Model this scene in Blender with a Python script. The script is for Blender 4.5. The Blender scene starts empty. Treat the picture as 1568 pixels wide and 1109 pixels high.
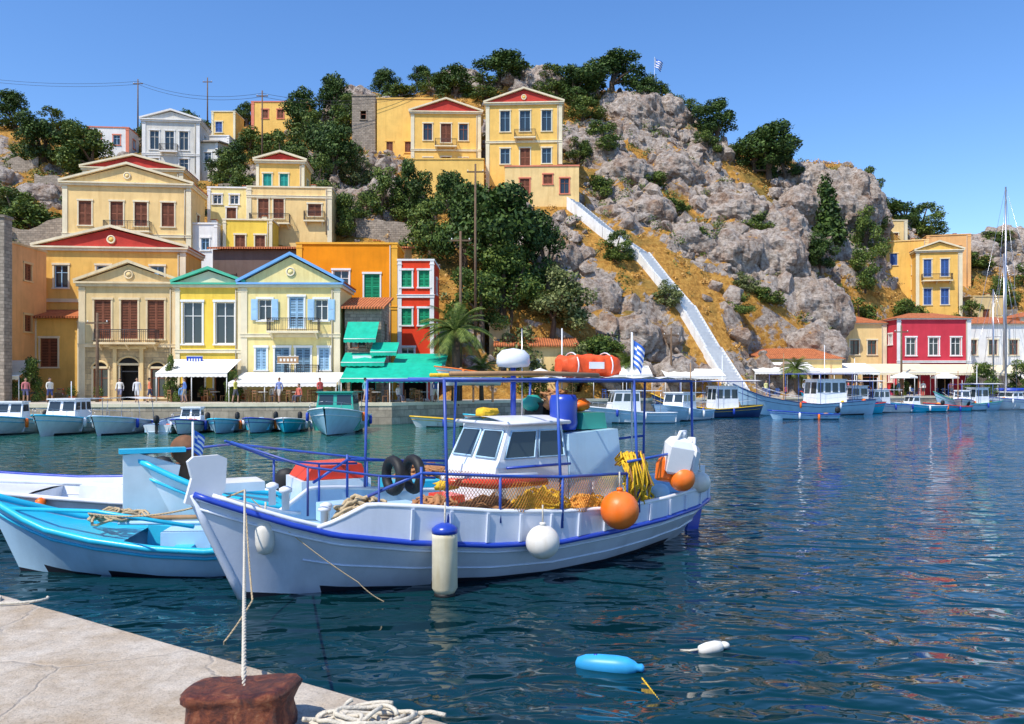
import bpy, math, random
import numpy as np
from mathutils import Vector, Matrix, noise as mn
random.seed(7); rng=np.random.default_rng(7)
R=math.radians
scn=bpy.context.scene
# ------------------------------------------------------------------ materials
CACHE={}
def nodemat(name):
    m=bpy.data.materials.new(name); m.use_nodes=True
    nt=m.node_tree; b=nt.nodes['Principled BSDF']
    return m,nt,b
def L(nt,a,b): nt.links.new(a,b)
def noise_node(nt,vec,scale,detail=4,rough=.55,dist=0):
    n=nt.nodes.new('ShaderNodeTexNoise'); n.inputs['Scale'].default_value=scale
    n.inputs['Detail'].default_value=detail; n.inputs['Roughness'].default_value=rough
    n.inputs['Distortion'].default_value=dist
    if vec is not None: L(nt,vec,n.inputs['Vector'])
    return n
def ramp(nt,fac,stops):
    r=nt.nodes.new('ShaderNodeValToRGB'); e=r.color_ramp.elements
    while len(e)<len(stops): e.new(.5)
    for i,(p,c) in enumerate(stops):
        e[i].position=p; e[i].color=(c,c,c,1) if isinstance(c,(int,float)) else (c[0],c[1],c[2],1)
    L(nt,fac,r.inputs['Fac']); return r
def mixc(nt,fac,a,b,mode='MIX'):
    m=nt.nodes.new('ShaderNodeMix'); m.data_type='RGBA'; m.blend_type=mode
    for s,v in ((m.inputs[0],fac),(m.inputs[6],a),(m.inputs[7],b)):
        if hasattr(v,'node'): L(nt,v,s)
        elif isinstance(v,(int,float)): s.default_value=v
        else: s.default_value=(v[0],v[1],v[2],1)
    return m.outputs[2]
def mapping(nt,vec,sc,rot=(0,0,0)):
    m=nt.nodes.new('ShaderNodeMapping'); m.inputs['Scale'].default_value=sc; m.inputs['Rotation'].default_value=rot
    L(nt,vec,m.inputs['Vector']); return m.outputs[0]
def M(name,col,rough=.6,var=.12,scale=1.2,bump=0.0,bscale=25,metal=0,stain=0.0,staincol=None,spec=.4):
    if name in CACHE: return CACHE[name]
    m,nt,b=nodemat(name)
    tc=nt.nodes.new('ShaderNodeTexCoord').outputs['Object']
    n=noise_node(nt,tc,scale,4,.6)
    lo=[c*(1-var) for c in col]; hi=[min(1,c*(1+var*.7)) for c in col]
    rr=ramp(nt,n.outputs['Fac'],[(.3,lo),(.7,hi)])
    out=rr.outputs[0]
    if stain>0:
        v=mapping(nt,tc,(1.6,1.6,.22))
        n2=noise_node(nt,v,1.3,5,.65)
        f=ramp(nt,n2.outputs['Fac'],[(.48,0.0),(.72,stain)])
        sc=staincol or [c*.45 for c in col]
        out=mixc(nt,f.outputs[0],out,sc)
    L(nt,out,b.inputs['Base Color'])
    b.inputs['Roughness'].default_value=rough; b.inputs['Metallic'].default_value=metal
    b.inputs['Specular IOR Level'].default_value=spec
    if bump>0:
        n3=noise_node(nt,tc,bscale,3,.6); bp=nt.nodes.new('ShaderNodeBump'); bp.inputs['Strength'].default_value=bump
        bp.inputs['Distance'].default_value=.02; L(nt,n3.outputs['Fac'],bp.inputs['Height']); L(nt,bp.outputs[0],b.inputs['Normal'])
    CACHE[name]=m; return m
def stucco(name,col,st=.5): return M(name,col,.85,.13,.6,.35,12,stain=st,staincol=[col[0]*.66,col[1]*.58,col[2]*.5],spec=.2)
def brickish(name,col,mortar,bw=.55,bh=.28):
    m,nt,b=nodemat(name)
    tc=nt.nodes.new('ShaderNodeTexCoord').outputs['Object']
    sep=nt.nodes.new('ShaderNodeSeparateXYZ'); L(nt,tc,sep.inputs[0])
    add=nt.nodes.new('ShaderNodeMath'); add.operation='ADD'; L(nt,sep.outputs[0],add.inputs[0]); L(nt,sep.outputs[1],add.inputs[1])
    cb=nt.nodes.new('ShaderNodeCombineXYZ'); L(nt,add.outputs[0],cb.inputs[0]); L(nt,sep.outputs[2],cb.inputs[1])
    br=nt.nodes.new('ShaderNodeTexBrick'); L(nt,cb.outputs[0],br.inputs['Vector'])
    br.inputs['Scale'].default_value=1; br.inputs['Brick Width'].default_value=bw; br.inputs['Row Height'].default_value=bh
    br.inputs['Mortar Size'].default_value=.018
    br.inputs['Color1'].default_value=(*[c*1.12 for c in col],1); br.inputs['Color2'].default_value=(*[c*.72 for c in col],1); br.inputs['Mortar'].default_value=(*mortar,1)
    n=noise_node(nt,tc,2.5,5,.7); f=ramp(nt,n.outputs['Fac'],[(.3,.7),(.7,1.15)])
    o=mixc(nt,1.0,br.outputs['Color'],f.outputs[0],'MULTIPLY'); L(nt,o,b.inputs['Base Color'])
    b.inputs['Roughness'].default_value=.9
    bp=nt.nodes.new('ShaderNodeBump'); bp.inputs['Strength'].default_value=.6; bp.inputs['Distance'].default_value=.03
    inv=nt.nodes.new('ShaderNodeInvert'); L(nt,br.outputs['Fac'],inv.inputs['Color'])
    L(nt,inv.outputs[0],bp.inputs['Height']); L(nt,bp.outputs[0],b.inputs['Normal'])
    return m
def tilemat(name,col):
    m,nt,b=nodemat(name)
    tc=nt.nodes.new('ShaderNodeTexCoord').outputs['Object']
    w=nt.nodes.new('ShaderNodeTexWave'); w.bands_direction='X'; w.inputs['Scale'].default_value=1.4; w.inputs['Distortion'].default_value=.3
    L(nt,tc,w.inputs['Vector'])
    n=noise_node(nt,tc,3,5,.7)
    c=ramp(nt,n.outputs['Fac'],[(.3,[x*.6 for x in col]),(.5,col),(.72,[min(1,col[0]*1.25),col[1]*1.6,col[2]*1.9])])
    o=mixc(nt,.45,c.outputs[0],w.outputs['Color'],'MULTIPLY'); L(nt,o,b.inputs['Base Color']); b.inputs['Roughness'].default_value=.85
    bp=nt.nodes.new('ShaderNodeBump'); bp.inputs['Distance'].default_value=.08; L(nt,w.outputs['Fac'],bp.inputs['Height']); L(nt,bp.outputs[0],b.inputs['Normal'])
    return m
def glassmat(name,col=(.03,.045,.055)):
    m,nt,b=nodemat(name); b.inputs['Base Color'].default_value=(*col,1); b.inputs['Roughness'].default_value=.08
    b.inputs['Specular IOR Level'].default_value=.6; return m
CREAM=stucco('cream_trim',(.82,.72,.50),.35)
WHITE=stucco('white_wall',(.82,.80,.76),.35)
TAN=stucco('tan_wall',(.72,.53,.26))
TANST=brickish('tan_stone_blocks',(.62,.44,.22),(.36,.26,.15),.9,.42)
RUBBLE=brickish('rubble_stone',(.38,.31,.24),(.20,.16,.12),.5,.24)
OCHRE=stucco('ochre_wall',(.86,.52,.13))
OCHRE2=stucco('warm_cream_wall',(.88,.62,.27))
YEL=stucco('yellow_wall',(.90,.62,.09))
PALEY=stucco('pale_yellow_wall',(.88,.72,.31))
ORANGE=stucco('orange_wall',(.88,.29,.008),.35)
REDW=stucco('red_wall',(.76,.055,.018),.3)
CRIM=stucco('crimson_wall',(.58,.045,.07),.3)
PEACH=stucco('peach_wall',(.82,.45,.18))
VILLA=stucco('villa_wall',(.90,.56,.15),.35)
GREYW=stucco('grey_white_wall',(.68,.65,.58))
DKBR=stucco('dark_brown_wall',(.17,.12,.10))
REDT=M('red_tympanum',(.54,.045,.028),.8,.2,1)
BLUET=M('blue_trim',(.18,.42,.76),.6,.1)
GREENT=M('green_trim',(.08,.48,.30),.6,.1)
PINKT=M('pink_trim',(.72,.22,.13),.7,.1)
BROWN=M('brown_shutter',(.26,.085,.04),.6,.25,3)
LBLUE=M('light_blue_shutter',(.36,.58,.78),.6,.1,3)
BLUSH=M('blue_grey_shutter',(.20,.34,.46),.6,.1,3)
TEALS=M('teal_shutter',(.02,.40,.33),.6,.1,3)
GREENS=M('green_shutter',(.005,.34,.15),.6,.1,3)
DBLUE=M('deep_blue_shutter',(.07,.16,.45),.6,.1,3)
WFR=M('white_frame',(.82,.81,.77),.5,.05)
GLASS=glassmat('window_glass')
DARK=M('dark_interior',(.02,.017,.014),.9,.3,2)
IRON=M('dark_iron',(.03,.03,.035),.5,.1)
ZINC=M('zinc_pipe',(.42,.38,.30),.6,.1)
TILE=tilemat('terracotta_tiles',(.66,.19,.06))
ROOFG=M('flat_roof',(.42,.36,.3),.9,.2)
WOODP=M('weathered_wood',(.16,.10,.06),.85,.3,6)
# ------------------------------------------------------------------ mesh builder
class MB:
    def __init__(s): s.V=[];s.F=[];s.I=[];s.S=[];s.m=[];s.T=None
    def mi(s,mat):
        if mat not in s.m: s.m.append(mat)
        return s.m.index(mat)
    def add(s,pts,faces,mat,smooth=False):
        o=len(s.V)
        if s.T is not None: pts=[tuple(s.T@Vector(p)) for p in pts]
        s.V.extend([tuple(p) for p in pts]); k=s.mi(mat)
        for f in faces: s.F.append(tuple(o+i for i in f)); s.I.append(k); s.S.append(smooth)
    def quad(s,a,b,c,d,mat,sm=False): s.add([a,b,c,d],[(0,1,2,3)],mat,sm)
    def poly(s,pts,mat): s.add(pts,[tuple(range(len(pts)))],mat)
    def box(s,x0,x1,y0,y1,z0,z1,mat):
        p=[(x0,y0,z0),(x1,y0,z0),(x1,y1,z0),(x0,y1,z0),(x0,y0,z1),(x1,y0,z1),(x1,y1,z1),(x0,y1,z1)]
        s.add(p,[(0,3,2,1),(4,5,6,7),(0,1,5,4),(1,2,6,5),(2,3,7,6),(3,0,4,7)],mat)
    def prism(s,pts,dvec,mat):
        n=len(pts); d=Vector(dvec); q=[Vector(p) for p in pts]; q2=[p+d for p in q]
        s.add(q+q2,[tuple(range(n))[::-1],tuple(range(n,2*n))]+[(i,(i+1)%n,n+(i+1)%n,n+i) for i in range(n)],mat)
    def tube(s,path,r,mat,n=6,closed=False,smooth=True):
        P=[Vector(p) for p in path]; N=len(P); rs=r if hasattr(r,'__len__') else [r]*N
        pts=[];up=None
        for i in range(N):
            if closed: t=P[(i+1)%N]-P[i-1]
            else: t=P[min(i+1,N-1)]-P[max(i-1,0)]
            if t.length<1e-9: t=Vector((0,0,1))
            t.normalize()
            if up is None:
                up=Vector((0,0,1)) if abs(t.z)<.9 else Vector((1,0,0))
            a=up-t*up.dot(t)
            if a.length<1e-6: a=Vector((1,0,0))-t*t.x
            a.normalize(); up=a; b=t.cross(a)
            for k in range(n):
                an=2*math.pi*k/n; pts.append(P[i]+(a*math.cos(an)+b*math.sin(an))*rs[i])
        F=[]
        for i in range(N if closed else N-1):
            j=(i+1)%N
            for k in range(n): F.append((i*n+k,i*n+(k+1)%n,j*n+(k+1)%n,j*n+k))
        if not closed: F.append(tuple(range(n))[::-1]); F.append(tuple((N-1)*n+k for k in range(n)))
        s.add(pts,F,mat,smooth)
    def lathe(s,prof,mat,c=(0,0,0),n=20,sx=1,sy=1,axis=None):
        pts=[];c=Vector(c)
        Q=Matrix.Identity(3)
        if axis is not None: Q=Vector((0,0,1)).rotation_difference(Vector(axis)).to_matrix()
        for r,z in prof:
            for k in range(n):
                a=2*math.pi*k/n; pts.append(c+Q@Vector((r*sx*math.cos(a),r*sy*math.sin(a),z)))
        F=[(i*n+k,i*n+(k+1)%n,(i+1)*n+(k+1)%n,(i+1)*n+k) for i in range(len(prof)-1) for k in range(n)]
        F.append(tuple(range(n))[::-1]); F.append(tuple((len(prof)-1)*n+k for k in range(n)))
        s.add(pts,F,mat,True)
    def ball(s,c,r,mat,n=14,sc=(1,1,1),jit=0,seed=0,fr=2.3):
        pts=[];m=n//2+1
        for i in range(m+1):
            th=math.pi*i/m
            for k in range(n):
                a=2*math.pi*k/n; v=Vector((math.sin(th)*math.cos(a),math.sin(th)*math.sin(a),math.cos(th)))
                f=1+jit*mn.noise(v*fr+Vector((seed,seed*1.7,0))) if jit else 1
                pts.append((c[0]+v.x*r*sc[0]*f,c[1]+v.y*r*sc[1]*f,c[2]+v.z*r*sc[2]*f))
        F=[(i*n+k,(i+1)*n+k,(i+1)*n+(k+1)%n,i*n+(k+1)%n) for i in range(m) for k in range(n)]
        s.add(pts,F,mat,True)
    def grid(s,rows,mat,smooth=True):
        n=len(rows[0]); pts=[p for r in rows for p in r]
        s.add(pts,[(i*n+k,i*n+k+1,(i+1)*n+k+1,(i+1)*n+k) for i in range(len(rows)-1) for k in range(n-1)],mat,smooth)
    def obj(s,name,parent=None,loc=None,rot=None):
        me=bpy.data.meshes.new(name); me.from_pydata(s.V,[],s.F)
        for m in s.m: me.materials.append(m)
        if s.F:
            me.polygons.foreach_set('material_index',s.I); me.polygons.foreach_set('use_smooth',s.S)
        me.update()
        o=bpy.data.objects.new(name,me); scn.collection.objects.link(o)
        if parent: o.parent=parent
        if loc: o.location=loc
        if rot: o.rotation_euler=rot
        return o
def empty(name,loc,rz=0):
    e=bpy.data.objects.new(name,None); scn.collection.objects.link(e); e.location=loc; e.rotation_euler=(0,0,rz); e.empty_display_size=.5; return e
# ------------------------------------------------------------------ houses
FOOT=[]
def fillwin(mb,a0,a1,z0,z1,style,mat,tr):
    w=a1-a0;h=z1-z0
    if tr is not None:
        t=.13
        mb.box(a0-t,a0-.002,-.05,.02,z0,z1,tr); mb.box(a1+.002,a1+t,-.05,.02,z0,z1,tr)
        mb.box(a0-t-.05,a1+t+.05,-.09,.02,z1+.002,z1+.17,tr); mb.box(a0-t-.05,a1+t+.05,-.11,.02,z0-.12,z0-.002,tr)
    if style=='shut':
        mid=(a0+a1)/2
        for (l,r) in ((a0+.01,mid-.012),(mid+.012,a1-.01)):
            mb.box(l,l+.07,.05,.1,z0,z1,mat); mb.box(r-.07,r,.05,.1,z0,z1,mat)
            mb.box(l+.072,r-.072,.05,.1,z1-.09,z1,mat); mb.box(l+.072,r-.072,.05,.1,z0,z0+.1,mat); mb.box(l+.072,r-.072,.055,.1,z0+h*.48,z0+h*.48+.08,mat)
            n=max(4,int(h/.13))
            for i in range(n):
                zz=z0+.1+(h-.19)*(i+.5)/n; mb.box(l+.074,r-.074,.065,.09,zz-.035,zz+.03,mat)
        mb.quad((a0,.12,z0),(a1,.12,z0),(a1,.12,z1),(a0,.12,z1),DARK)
    elif style in('glass','open'):
        fr=mat if style=='glass' and mat else WFR
        mb.quad((a0,.17,z0),(a1,.17,z0),(a1,.17,z1),(a0,.17,z1),GLASS)
        t=.07
        mb.box(a0,a0+t,.1,.165,z0,z1,fr); mb.box(a1-t,a1,.1,.165,z0,z1,fr)
        mb.box(a0+t,a1-t,.1,.165,z1-t,z1,fr); mb.box(a0+t,a1-t,.1,.165,z0,z0+t,fr)
        mb.box((a0+a1)/2-.035,(a0+a1)/2+.035,.105,.165,z0+t,z1-t,fr)
        mb.box(a0+t,(a0+a1)/2-.037,.12,.16,z0+h*.66,z0+h*.66+.05,fr); mb.box((a0+a1)/2+.037,a1-t,.12,.16,z0+h*.66,z0+h*.66+.05,fr)
        if style=='open':
            hw=w/2
            for l,r in ((a0-hw-.03,a0-.03),(a1+.03,a1+hw+.03)):
                mb.box(l,r,-.14,-.1,z0,z1,mat); mb.box(l+.06,r-.06,-.155,-.142,z0+.08,z0+h*.47,mat); mb.box(l+.06,r-.06,-.155,-.142,z0+h*.53,z1-.08,mat)
    elif style=='dark':
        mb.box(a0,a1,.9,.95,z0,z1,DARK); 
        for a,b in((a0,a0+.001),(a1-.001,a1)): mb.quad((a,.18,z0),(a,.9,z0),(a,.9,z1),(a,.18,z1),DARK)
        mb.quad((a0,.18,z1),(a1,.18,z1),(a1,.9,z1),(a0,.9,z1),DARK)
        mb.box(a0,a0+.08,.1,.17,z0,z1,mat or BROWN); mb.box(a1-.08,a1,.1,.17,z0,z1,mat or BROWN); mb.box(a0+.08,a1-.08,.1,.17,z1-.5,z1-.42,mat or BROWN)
def wallgrid(mb,W,z0,z1,ops,mat,lowz=None,lower=None):
    xs=sorted({-W/2,W/2,*[o[0] for o in ops],*[o[1] for o in ops]}); zs=sorted({z0,z1,*[o[2] for o in ops],*[o[3] for o in ops],*([lowz] if lowz else [])})
    for i in range(len(xs)-1):
        for j in range(len(zs)-1):
            cx=(xs[i]+xs[i+1])/2; cz=(zs[j]+zs[j+1])/2
            if any(o[0]<cx<o[1] and o[2]<cz<o[3] for o in ops): continue
            mm=lower if (lower and lowz and cz<lowz) else mat
            mb.quad((xs[i],0,zs[j]),(xs[i+1],0,zs[j]),(xs[i+1],0,zs[j+1]),(xs[i],0,zs[j+1]),mm)
    for a,b,c,d in ops:
        for q in (((a,0,c),(a,.2,c),(a,.2,d),(a,0,d)),((b,0,c),(b,.2,c),(b,.2,d),(b,0,d)),((a,0,d),(b,0,d),(b,.2,d),(a,.2,d)),((a,0,c),(b,0,c),(b,.2,c),(a,.2,c))): mb.quad(*q,mat)
def railing(mb,pts,z,h,mat,sp=.14):
    for a,b in zip(pts[:-1],pts[1:]):
        a=Vector((*a,0));b=Vector((*b,0)); n=max(2,int((b-a).length/sp))
        for i in range(n+1):
            p=a.lerp(b,i/n); r=.012 if i%8 else .022
            mb.box(p.x-r,p.x+r,p.y-r,p.y+r,z,z+h,mat)
        mb.tube([(a.x,a.y,z+h),(b.x,b.y,z+h)],.03,mat,5); mb.tube([(a.x,a.y,z+.1),(b.x,b.y,z+.1)],.018,mat,4); mb.tube([(a.x,a.y,z+h-.15),(b.x,b.y,z+h-.15)],.014,mat,4)
def house(name,x0,x1,y,z0,z1,depth,wall,wins=(),roof='flat',rise=1.5,trim=CREAM,tym=None,rmat=TILE,rot=0,pil=True,found=3,courses=(),balc=(),lower=None,lowz=None,side=True,raket=None,wtrim=None,rosette=False,sidemat=BROWN):
    W=x1-x0; xc=(x0+x1)/2; H=z1-z0
    e=empty(name,(xc,y,z0),R(rot)); FOOT.append((xc,y,W,depth,z0,R(rot)))
    wtrim=wtrim or trim; raket=raket or trim
    ops=[(w[0]-xc-w[2]/2,w[0]-xc+w[2]/2,w[1]-z0,w[1]-z0+w[3]) for w in wins]
    wb=MB(); fb=MB()
    wallgrid(wb,W,-found,H,ops,wall,lowz-z0 if lowz else None,lower)
    for w,o in zip(wins,ops): fillwin(fb,*o,w[4],w[5] if len(w)>5 else BROWN,wtrim)
    for sgn in(-1,1):
        Tm=Matrix(((0,-sgn*1.0,0,sgn*W/2),(1,0,0,depth/2),(0,0,1,0),(0,0,0,1)))
        sops=[]
        if side and depth>=3.5 and H>2.5:
            nf=max(1,int(H/3.4))
            for f in range(nf):
                zc=H-(f+.62)*H/nf
                for a in ([-depth*.22,depth*.22] if depth>=6 else [0]):
                    sops.append((a-.45,a+.45,zc-.1,zc+1.2))
        wb.T=Tm; fb.T=Tm
        wallgrid(wb,depth,-found,H,sops,wall)
        for o in sops: fillwin(fb,*o,'shut',wins[0][5] if wins and len(wins[0])>5 and wins[0][5] else sidemat,wtrim)
        wb.T=None; fb.T=None
    wb.quad((-W/2,depth,-found),(W/2,depth,-found),(W/2,depth,H),(-W/2,depth,H),wall)
    tb=MB()
    if pil:
        pw=.45 if W>6 else .3
        for s in(-1,1):
            a,b=sorted((s*(W/2+.03),s*(W/2-pw))); tb.box(a,b,-.07,.02,-found+.5,H-.02,trim)
            tb.box(a-.05,b+.05,-.1,.02,H-.32,H-.24,trim)
        if W>4.5 and H>5: tb.tube([(W/2-pw-.12,-.1,H-.1),(W/2-pw-.12,-.1,.2)],.05,ZINC,6)
    for c in courses:
        c=c-z0; tb.box(-W/2-.06,W/2+.06,-.12,.02,c-.11,c+.11,trim); tb.box(-W/2-.1,W/2+.1,-.16,.02,c+.112,c+.17,trim)
    ov=.3
    rb=MB()
    if roof=='ped':
        tb.box(-W/2-ov*.6,W/2+ov*.6,-.22,depth+.1,H,H+.22,trim); tb.box(-W/2-ov,W/2+ov,-.36,depth+.15,H+.222,H+.36,raket)
        h0=H+.362
        rb.prism([(-W/2-.1,-.02,h0),(W/2+.1,-.02,h0),(0,-.02,h0+rise)],(0,depth,0),tym or wall)
        for s in(-1,1):
            A=(s*(W/2+ov),-.34,h0); B=(0,-.34,h0+rise+.12); 
            nx=Vector((B[0]-A[0],0,B[2]-A[2])).normalized(); up=Vector((-nx.z,0,nx.x))
            if up.z<0: up=-up
            th=.2
            pts=[Vector(A),Vector(B),Vector(B)+Vector((0,0,th*1.15)),Vector(A)+up*th]
            tb.prism(pts,(0,.36,0),raket)
            pts=[Vector((A[0],.022,A[2]+.02)),Vector((0,.022,B[2])),Vector((0,.022,B[2]+.14)),Vector((A[0],.022,A[2]))+up*.14]
            rb.prism(pts,(0,depth+.1,0),rmat)
        if rosette:
            tb.lathe([(.36,0),(.36,.08),(.24,.08),(.24,.04)],trim,(0,-.03,h0+rise*.42),20,axis=(0,-1,0)); tb.lathe([(.2,0),(.2,.06)],wall,(0,-.03,h0+rise*.42),16,axis=(0,-1,0))
    elif roof=='hip':
        tb.box(-W/2-.15,W/2+.15,-.2,depth+.2,H,H+.14,trim)
        o=.35; h0=H+.142; r=min(W,depth)/2*.98
        a=[(-W/2-o,-o,h0),(W/2+o,-o,h0),(W/2+o,depth+o,h0),(-W/2-o,depth+o,h0)]
        if W>=depth: p,q=(-W/2+r,depth/2,h0+rise),(W/2-r,depth/2,h0+rise); rb.poly([a[0],a[1],q,p],rmat);rb.poly([a[2],a[3],p,q],rmat);rb.poly([a[1],a[2],q],rmat);rb.poly([a[3],a[0],p],rmat)
        else: p,q=(0,r,h0+rise),(0,depth-r,h0+rise); rb.poly([a[0],a[1],p],rmat);rb.poly([a[1],a[2],q,p],rmat);rb.poly([a[2],a[3],q],rmat);rb.poly([a[3],a[0],p,q],rmat)
    elif roof=='shed':
        o=.35
        rb.prism([(-W/2-o,-.5,H-.02),(-W/2-o,depth+.1,H+rise),(-W/2-o,depth+.1,H+rise+.16),(-W/2-o,-.5,H+.14)],(W+2*o,0,0),rmat)
        wb.poly([(-W/2,0,H),(-W/2,depth,H),(-W/2,depth,H+rise)],wall); wb.poly([(W/2,0,H),(W/2,depth,H),(W/2,depth,H+rise)],wall)
        wb.quad((-W/2,depth,H),(W/2,depth,H),(W/2,depth,H+rise),(-W/2,depth,H+rise),wall)
    else:
        rb.quad((-W/2,0,H-.35),(W/2,0,H-.35),(W/2,depth,H-.35),(-W/2,depth,H-.35),ROOFG)
        t=.2
        tb.box(-W/2-.08,W/2+.08,-.1,t,H,H+.16,trim); tb.box(-W/2-.08,-W/2+t,t,depth+.08,H,H+.16,trim); tb.box(W/2-t,W/2+.08,t,depth+.08,H,H+.16,trim); tb.box(-W/2+t,W/2-t,depth-t,depth+.08,H,H+.16,trim)
        if W>4: tb.box(W*.22,W*.22+.5,depth*.5,depth*.5+.5,H-.35,H+.75,trim); tb.box(W*.22-.06,W*.22+.56,depth*.5-.06,depth*.5+.56,H+.752,H+.83,TILE)
    wb.obj('walls',e); fb.obj('windows_and_doors',e)
    if tb.F: tb.obj('cornices_and_trim',e)
    if rb.F: rb.obj('roof',e)
    if balc:
        bb=MB()
        for bx,bz,bw,bd in balc:
            bx-=xc;bz-=z0
            bb.box(bx-bw/2,bx+bw/2,-bd,-.06,bz-.16,bz,trim)
            for s in np.linspace(-bw/2+.25,bw/2-.25,max(2,int(bw/1.4))):
                bb.prism([(bx+s-.07,-.06,bz-.162),(bx+s-.07,-bd*.8,bz-.162),(bx+s-.07,-.06,bz-.6)],(.14,0,0),trim)
            railing(bb,[(bx-bw/2+.04,-.07),(bx-bw/2+.04,-bd+.04),(bx+bw/2-.04,-bd+.04),(bx+bw/2-.04,-.07)],bz,.95,IRON)
        bb.obj('balcony',e)
    return e
G=1.5
S='shut'
# front row (left)
e=house('tan_stone_house',-33.2,-25.75,61.3,G,10.3,5,TAN,
  [(-31.45,6.3,1.25,3.0,S,BROWN),(-29.45,6.3,1.25,3.0,S,BROWN),(-27.45,6.3,1.25,3.0,S,BROWN),(-29.45,1.55,1.4,2.7,'dark',IRON),(-31.6,1.8,1.1,2.2,'glass',BROWN),(-27.3,1.8,1.1,2.2,'glass',BROWN)],
  roof='ped',rise=1.35,trim=stucco('tan_trim',(.78,.62,.38)),rosette=True,lower=TANST,lowz=5.7,courses=(5.75,),balc=((-29.45,6.0,4.6,.9),),rot=3,found=1)
ab=MB()
for cx,zz,rr in((0,2.75,.85),(-2.15,2.55,.62),(2.15,2.55,.62)):
    ring=[(cx+rr*math.cos(a),-.07,zz+rr*.8*math.sin(a)) for a in np.linspace(0,math.pi,15)]
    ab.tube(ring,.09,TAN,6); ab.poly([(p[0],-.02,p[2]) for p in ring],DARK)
for cx in(-1.0,1.0): ab.box(cx-.14,cx+.14,-.2,-.01,0,4.0,TAN)
ab.box(-1.4,1.4,-.26,-.01,4.0,4.2,TAN)
ab.obj('arched_portal',e)
house('ochre_pediment_house',-39.8,-27.7,67.1,G,14.0,4.5,OCHRE,
  [(-37.8,10.9,1.1,1.9,'glass',LBLUE),(-34.4,10.9,1.1,1.9,'glass',LBLUE),(-30,10.9,1.1,1.9,'glass',LBLUE),(-37.6,6.6,1.1,1.8,S,BLUSH),(-37.7,4.0,1.6,2.2,S,BROWN)],
  roof='ped',rise=1.5,tym=REDT,rot=5,courses=(9.8,6.0),trim=CREAM,rosette=True,found=1)
house('yellow_green_pediment_house',-25.7,-20.72,61,G,10.2,5,YEL,
  [(-24.45,5.9,1.45,3.2,'glass',WFR),(-22.0,5.9,1.45,3.2,'glass',WFR),(-24.3,1.5,1.5,2.8,'dark',BROWN),(-22.0,1.5,1.6,2.8,'dark',BROWN)],
  roof='ped',rise=.9,trim=CREAM,raket=GREENT,tym=CREAM,rot=2,courses=(5.3,),found=1,wtrim=WFR)
house('blue_pediment_house',-20.7,-13.2,61,G,10.2,5,PALEY,
  [(-18.9,7.7,1.0,1.6,'open',LBLUE),(-16.5,7.1,1.1,2.4,'shut',LBLUE),(-14.6,7.7,1.0,1.6,'open',LBLUE),(-19.2,3.9,.8,1.7,S,LBLUE),(-17.6,3.5,1.1,2.1,S,BLUSH),(-16.0,3.5,1.1,2.1,S,BLUSH),(-14.4,3.9,.8,1.7,S,LBLUE)],
  roof='ped',rise=2.0,trim=CREAM,raket=BLUET,rot=1,courses=(6.5,),balc=((-16.6,6.85,3.9,.9),(-16.0,3.3,2.6,.6)),found=1,wtrim=WFR,rosette=True)
house('orange_house',-18.1,-9.7,67.1,G,14.6,5,ORANGE,
  [(-14.4,10.4,1.3,2.0,'glass',WFR),(-11.8,10.0,1.3,2.1,'shut',GREENS),(-11.2,6.3,1.1,1.9,'shut',GREENS),(-13.4,2.0,2.2,2.8,'dark',BROWN)],
  trim=M('orange_trim',(.86,.42,.04),.8),rot=1,courses=(9.2,),found=1,wtrim=WFR)
house('red_house',-9.6,-6.6,67.1,G,13.2,5,REDW,
  [(-8.9,11.0,.9,1.4,'shut',GREENS),(-7.4,11.0,.9,1.4,'shut',GREENS),(-8.9,7.8,.9,1.4,'shut',GREENS),(-7.4,7.8,.9,1.4,'shut',GREENS),(-8.8,4.4,1.1,1.5,'glass',WFR),(-8.2,1.6,2,2.2,'dark',BROWN)],
  trim=WHITE,pil=True,found=1,courses=(10.2,))
house('stone_shop',-12.9,-10.1,61.5,G,8.6,4,RUBBLE,[(-11.9,5.6,1.2,1.4,'glass',BROWN),(-11.5,1.6,2,2.5,'dark',TEALS)],roof='shed',rise=1.2,trim=RUBBLE,pil=False,found=1)
house('brown_house',-27.5,-18.3,73.2,4,15.2,5,DKBR,[(-26,11.5,1,1.4,S,BLUSH),(-21,12.3,.9,1.2,'glass',WFR)],roof='shed',rise=1.0,trim=DKBR,pil=False)
house('terracotta_roof_house',-18.5,-10,74.5,5,15.5,5,PEACH,[(-16,12.6,1,1.3,S,GREENS)],roof='shed',rise=.9,trim=CREAM,pil=False)
house('peach_house',-46,-38.3,60.5,G,13.6,5,PEACH,[(-40,9,1,2,S,BROWN)],trim=TAN,found=1,sidemat=BLUSH)
house('stone_warehouse',-44,-35.9,56.3,G,14.6,.9,RUBBLE,[(-38,4,1,2,S,BROWN)],trim=RUBBLE,pil=False,side=False,found=1)
house('red_roof_annex',-38.5,-34.6,64.0,G,8.1,2.6,OCHRE,[(-37.2,4.2,1.4,2.3,S,BROWN)],roof='shed',rise=.8,trim=CREAM,side=False,found=1)
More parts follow.
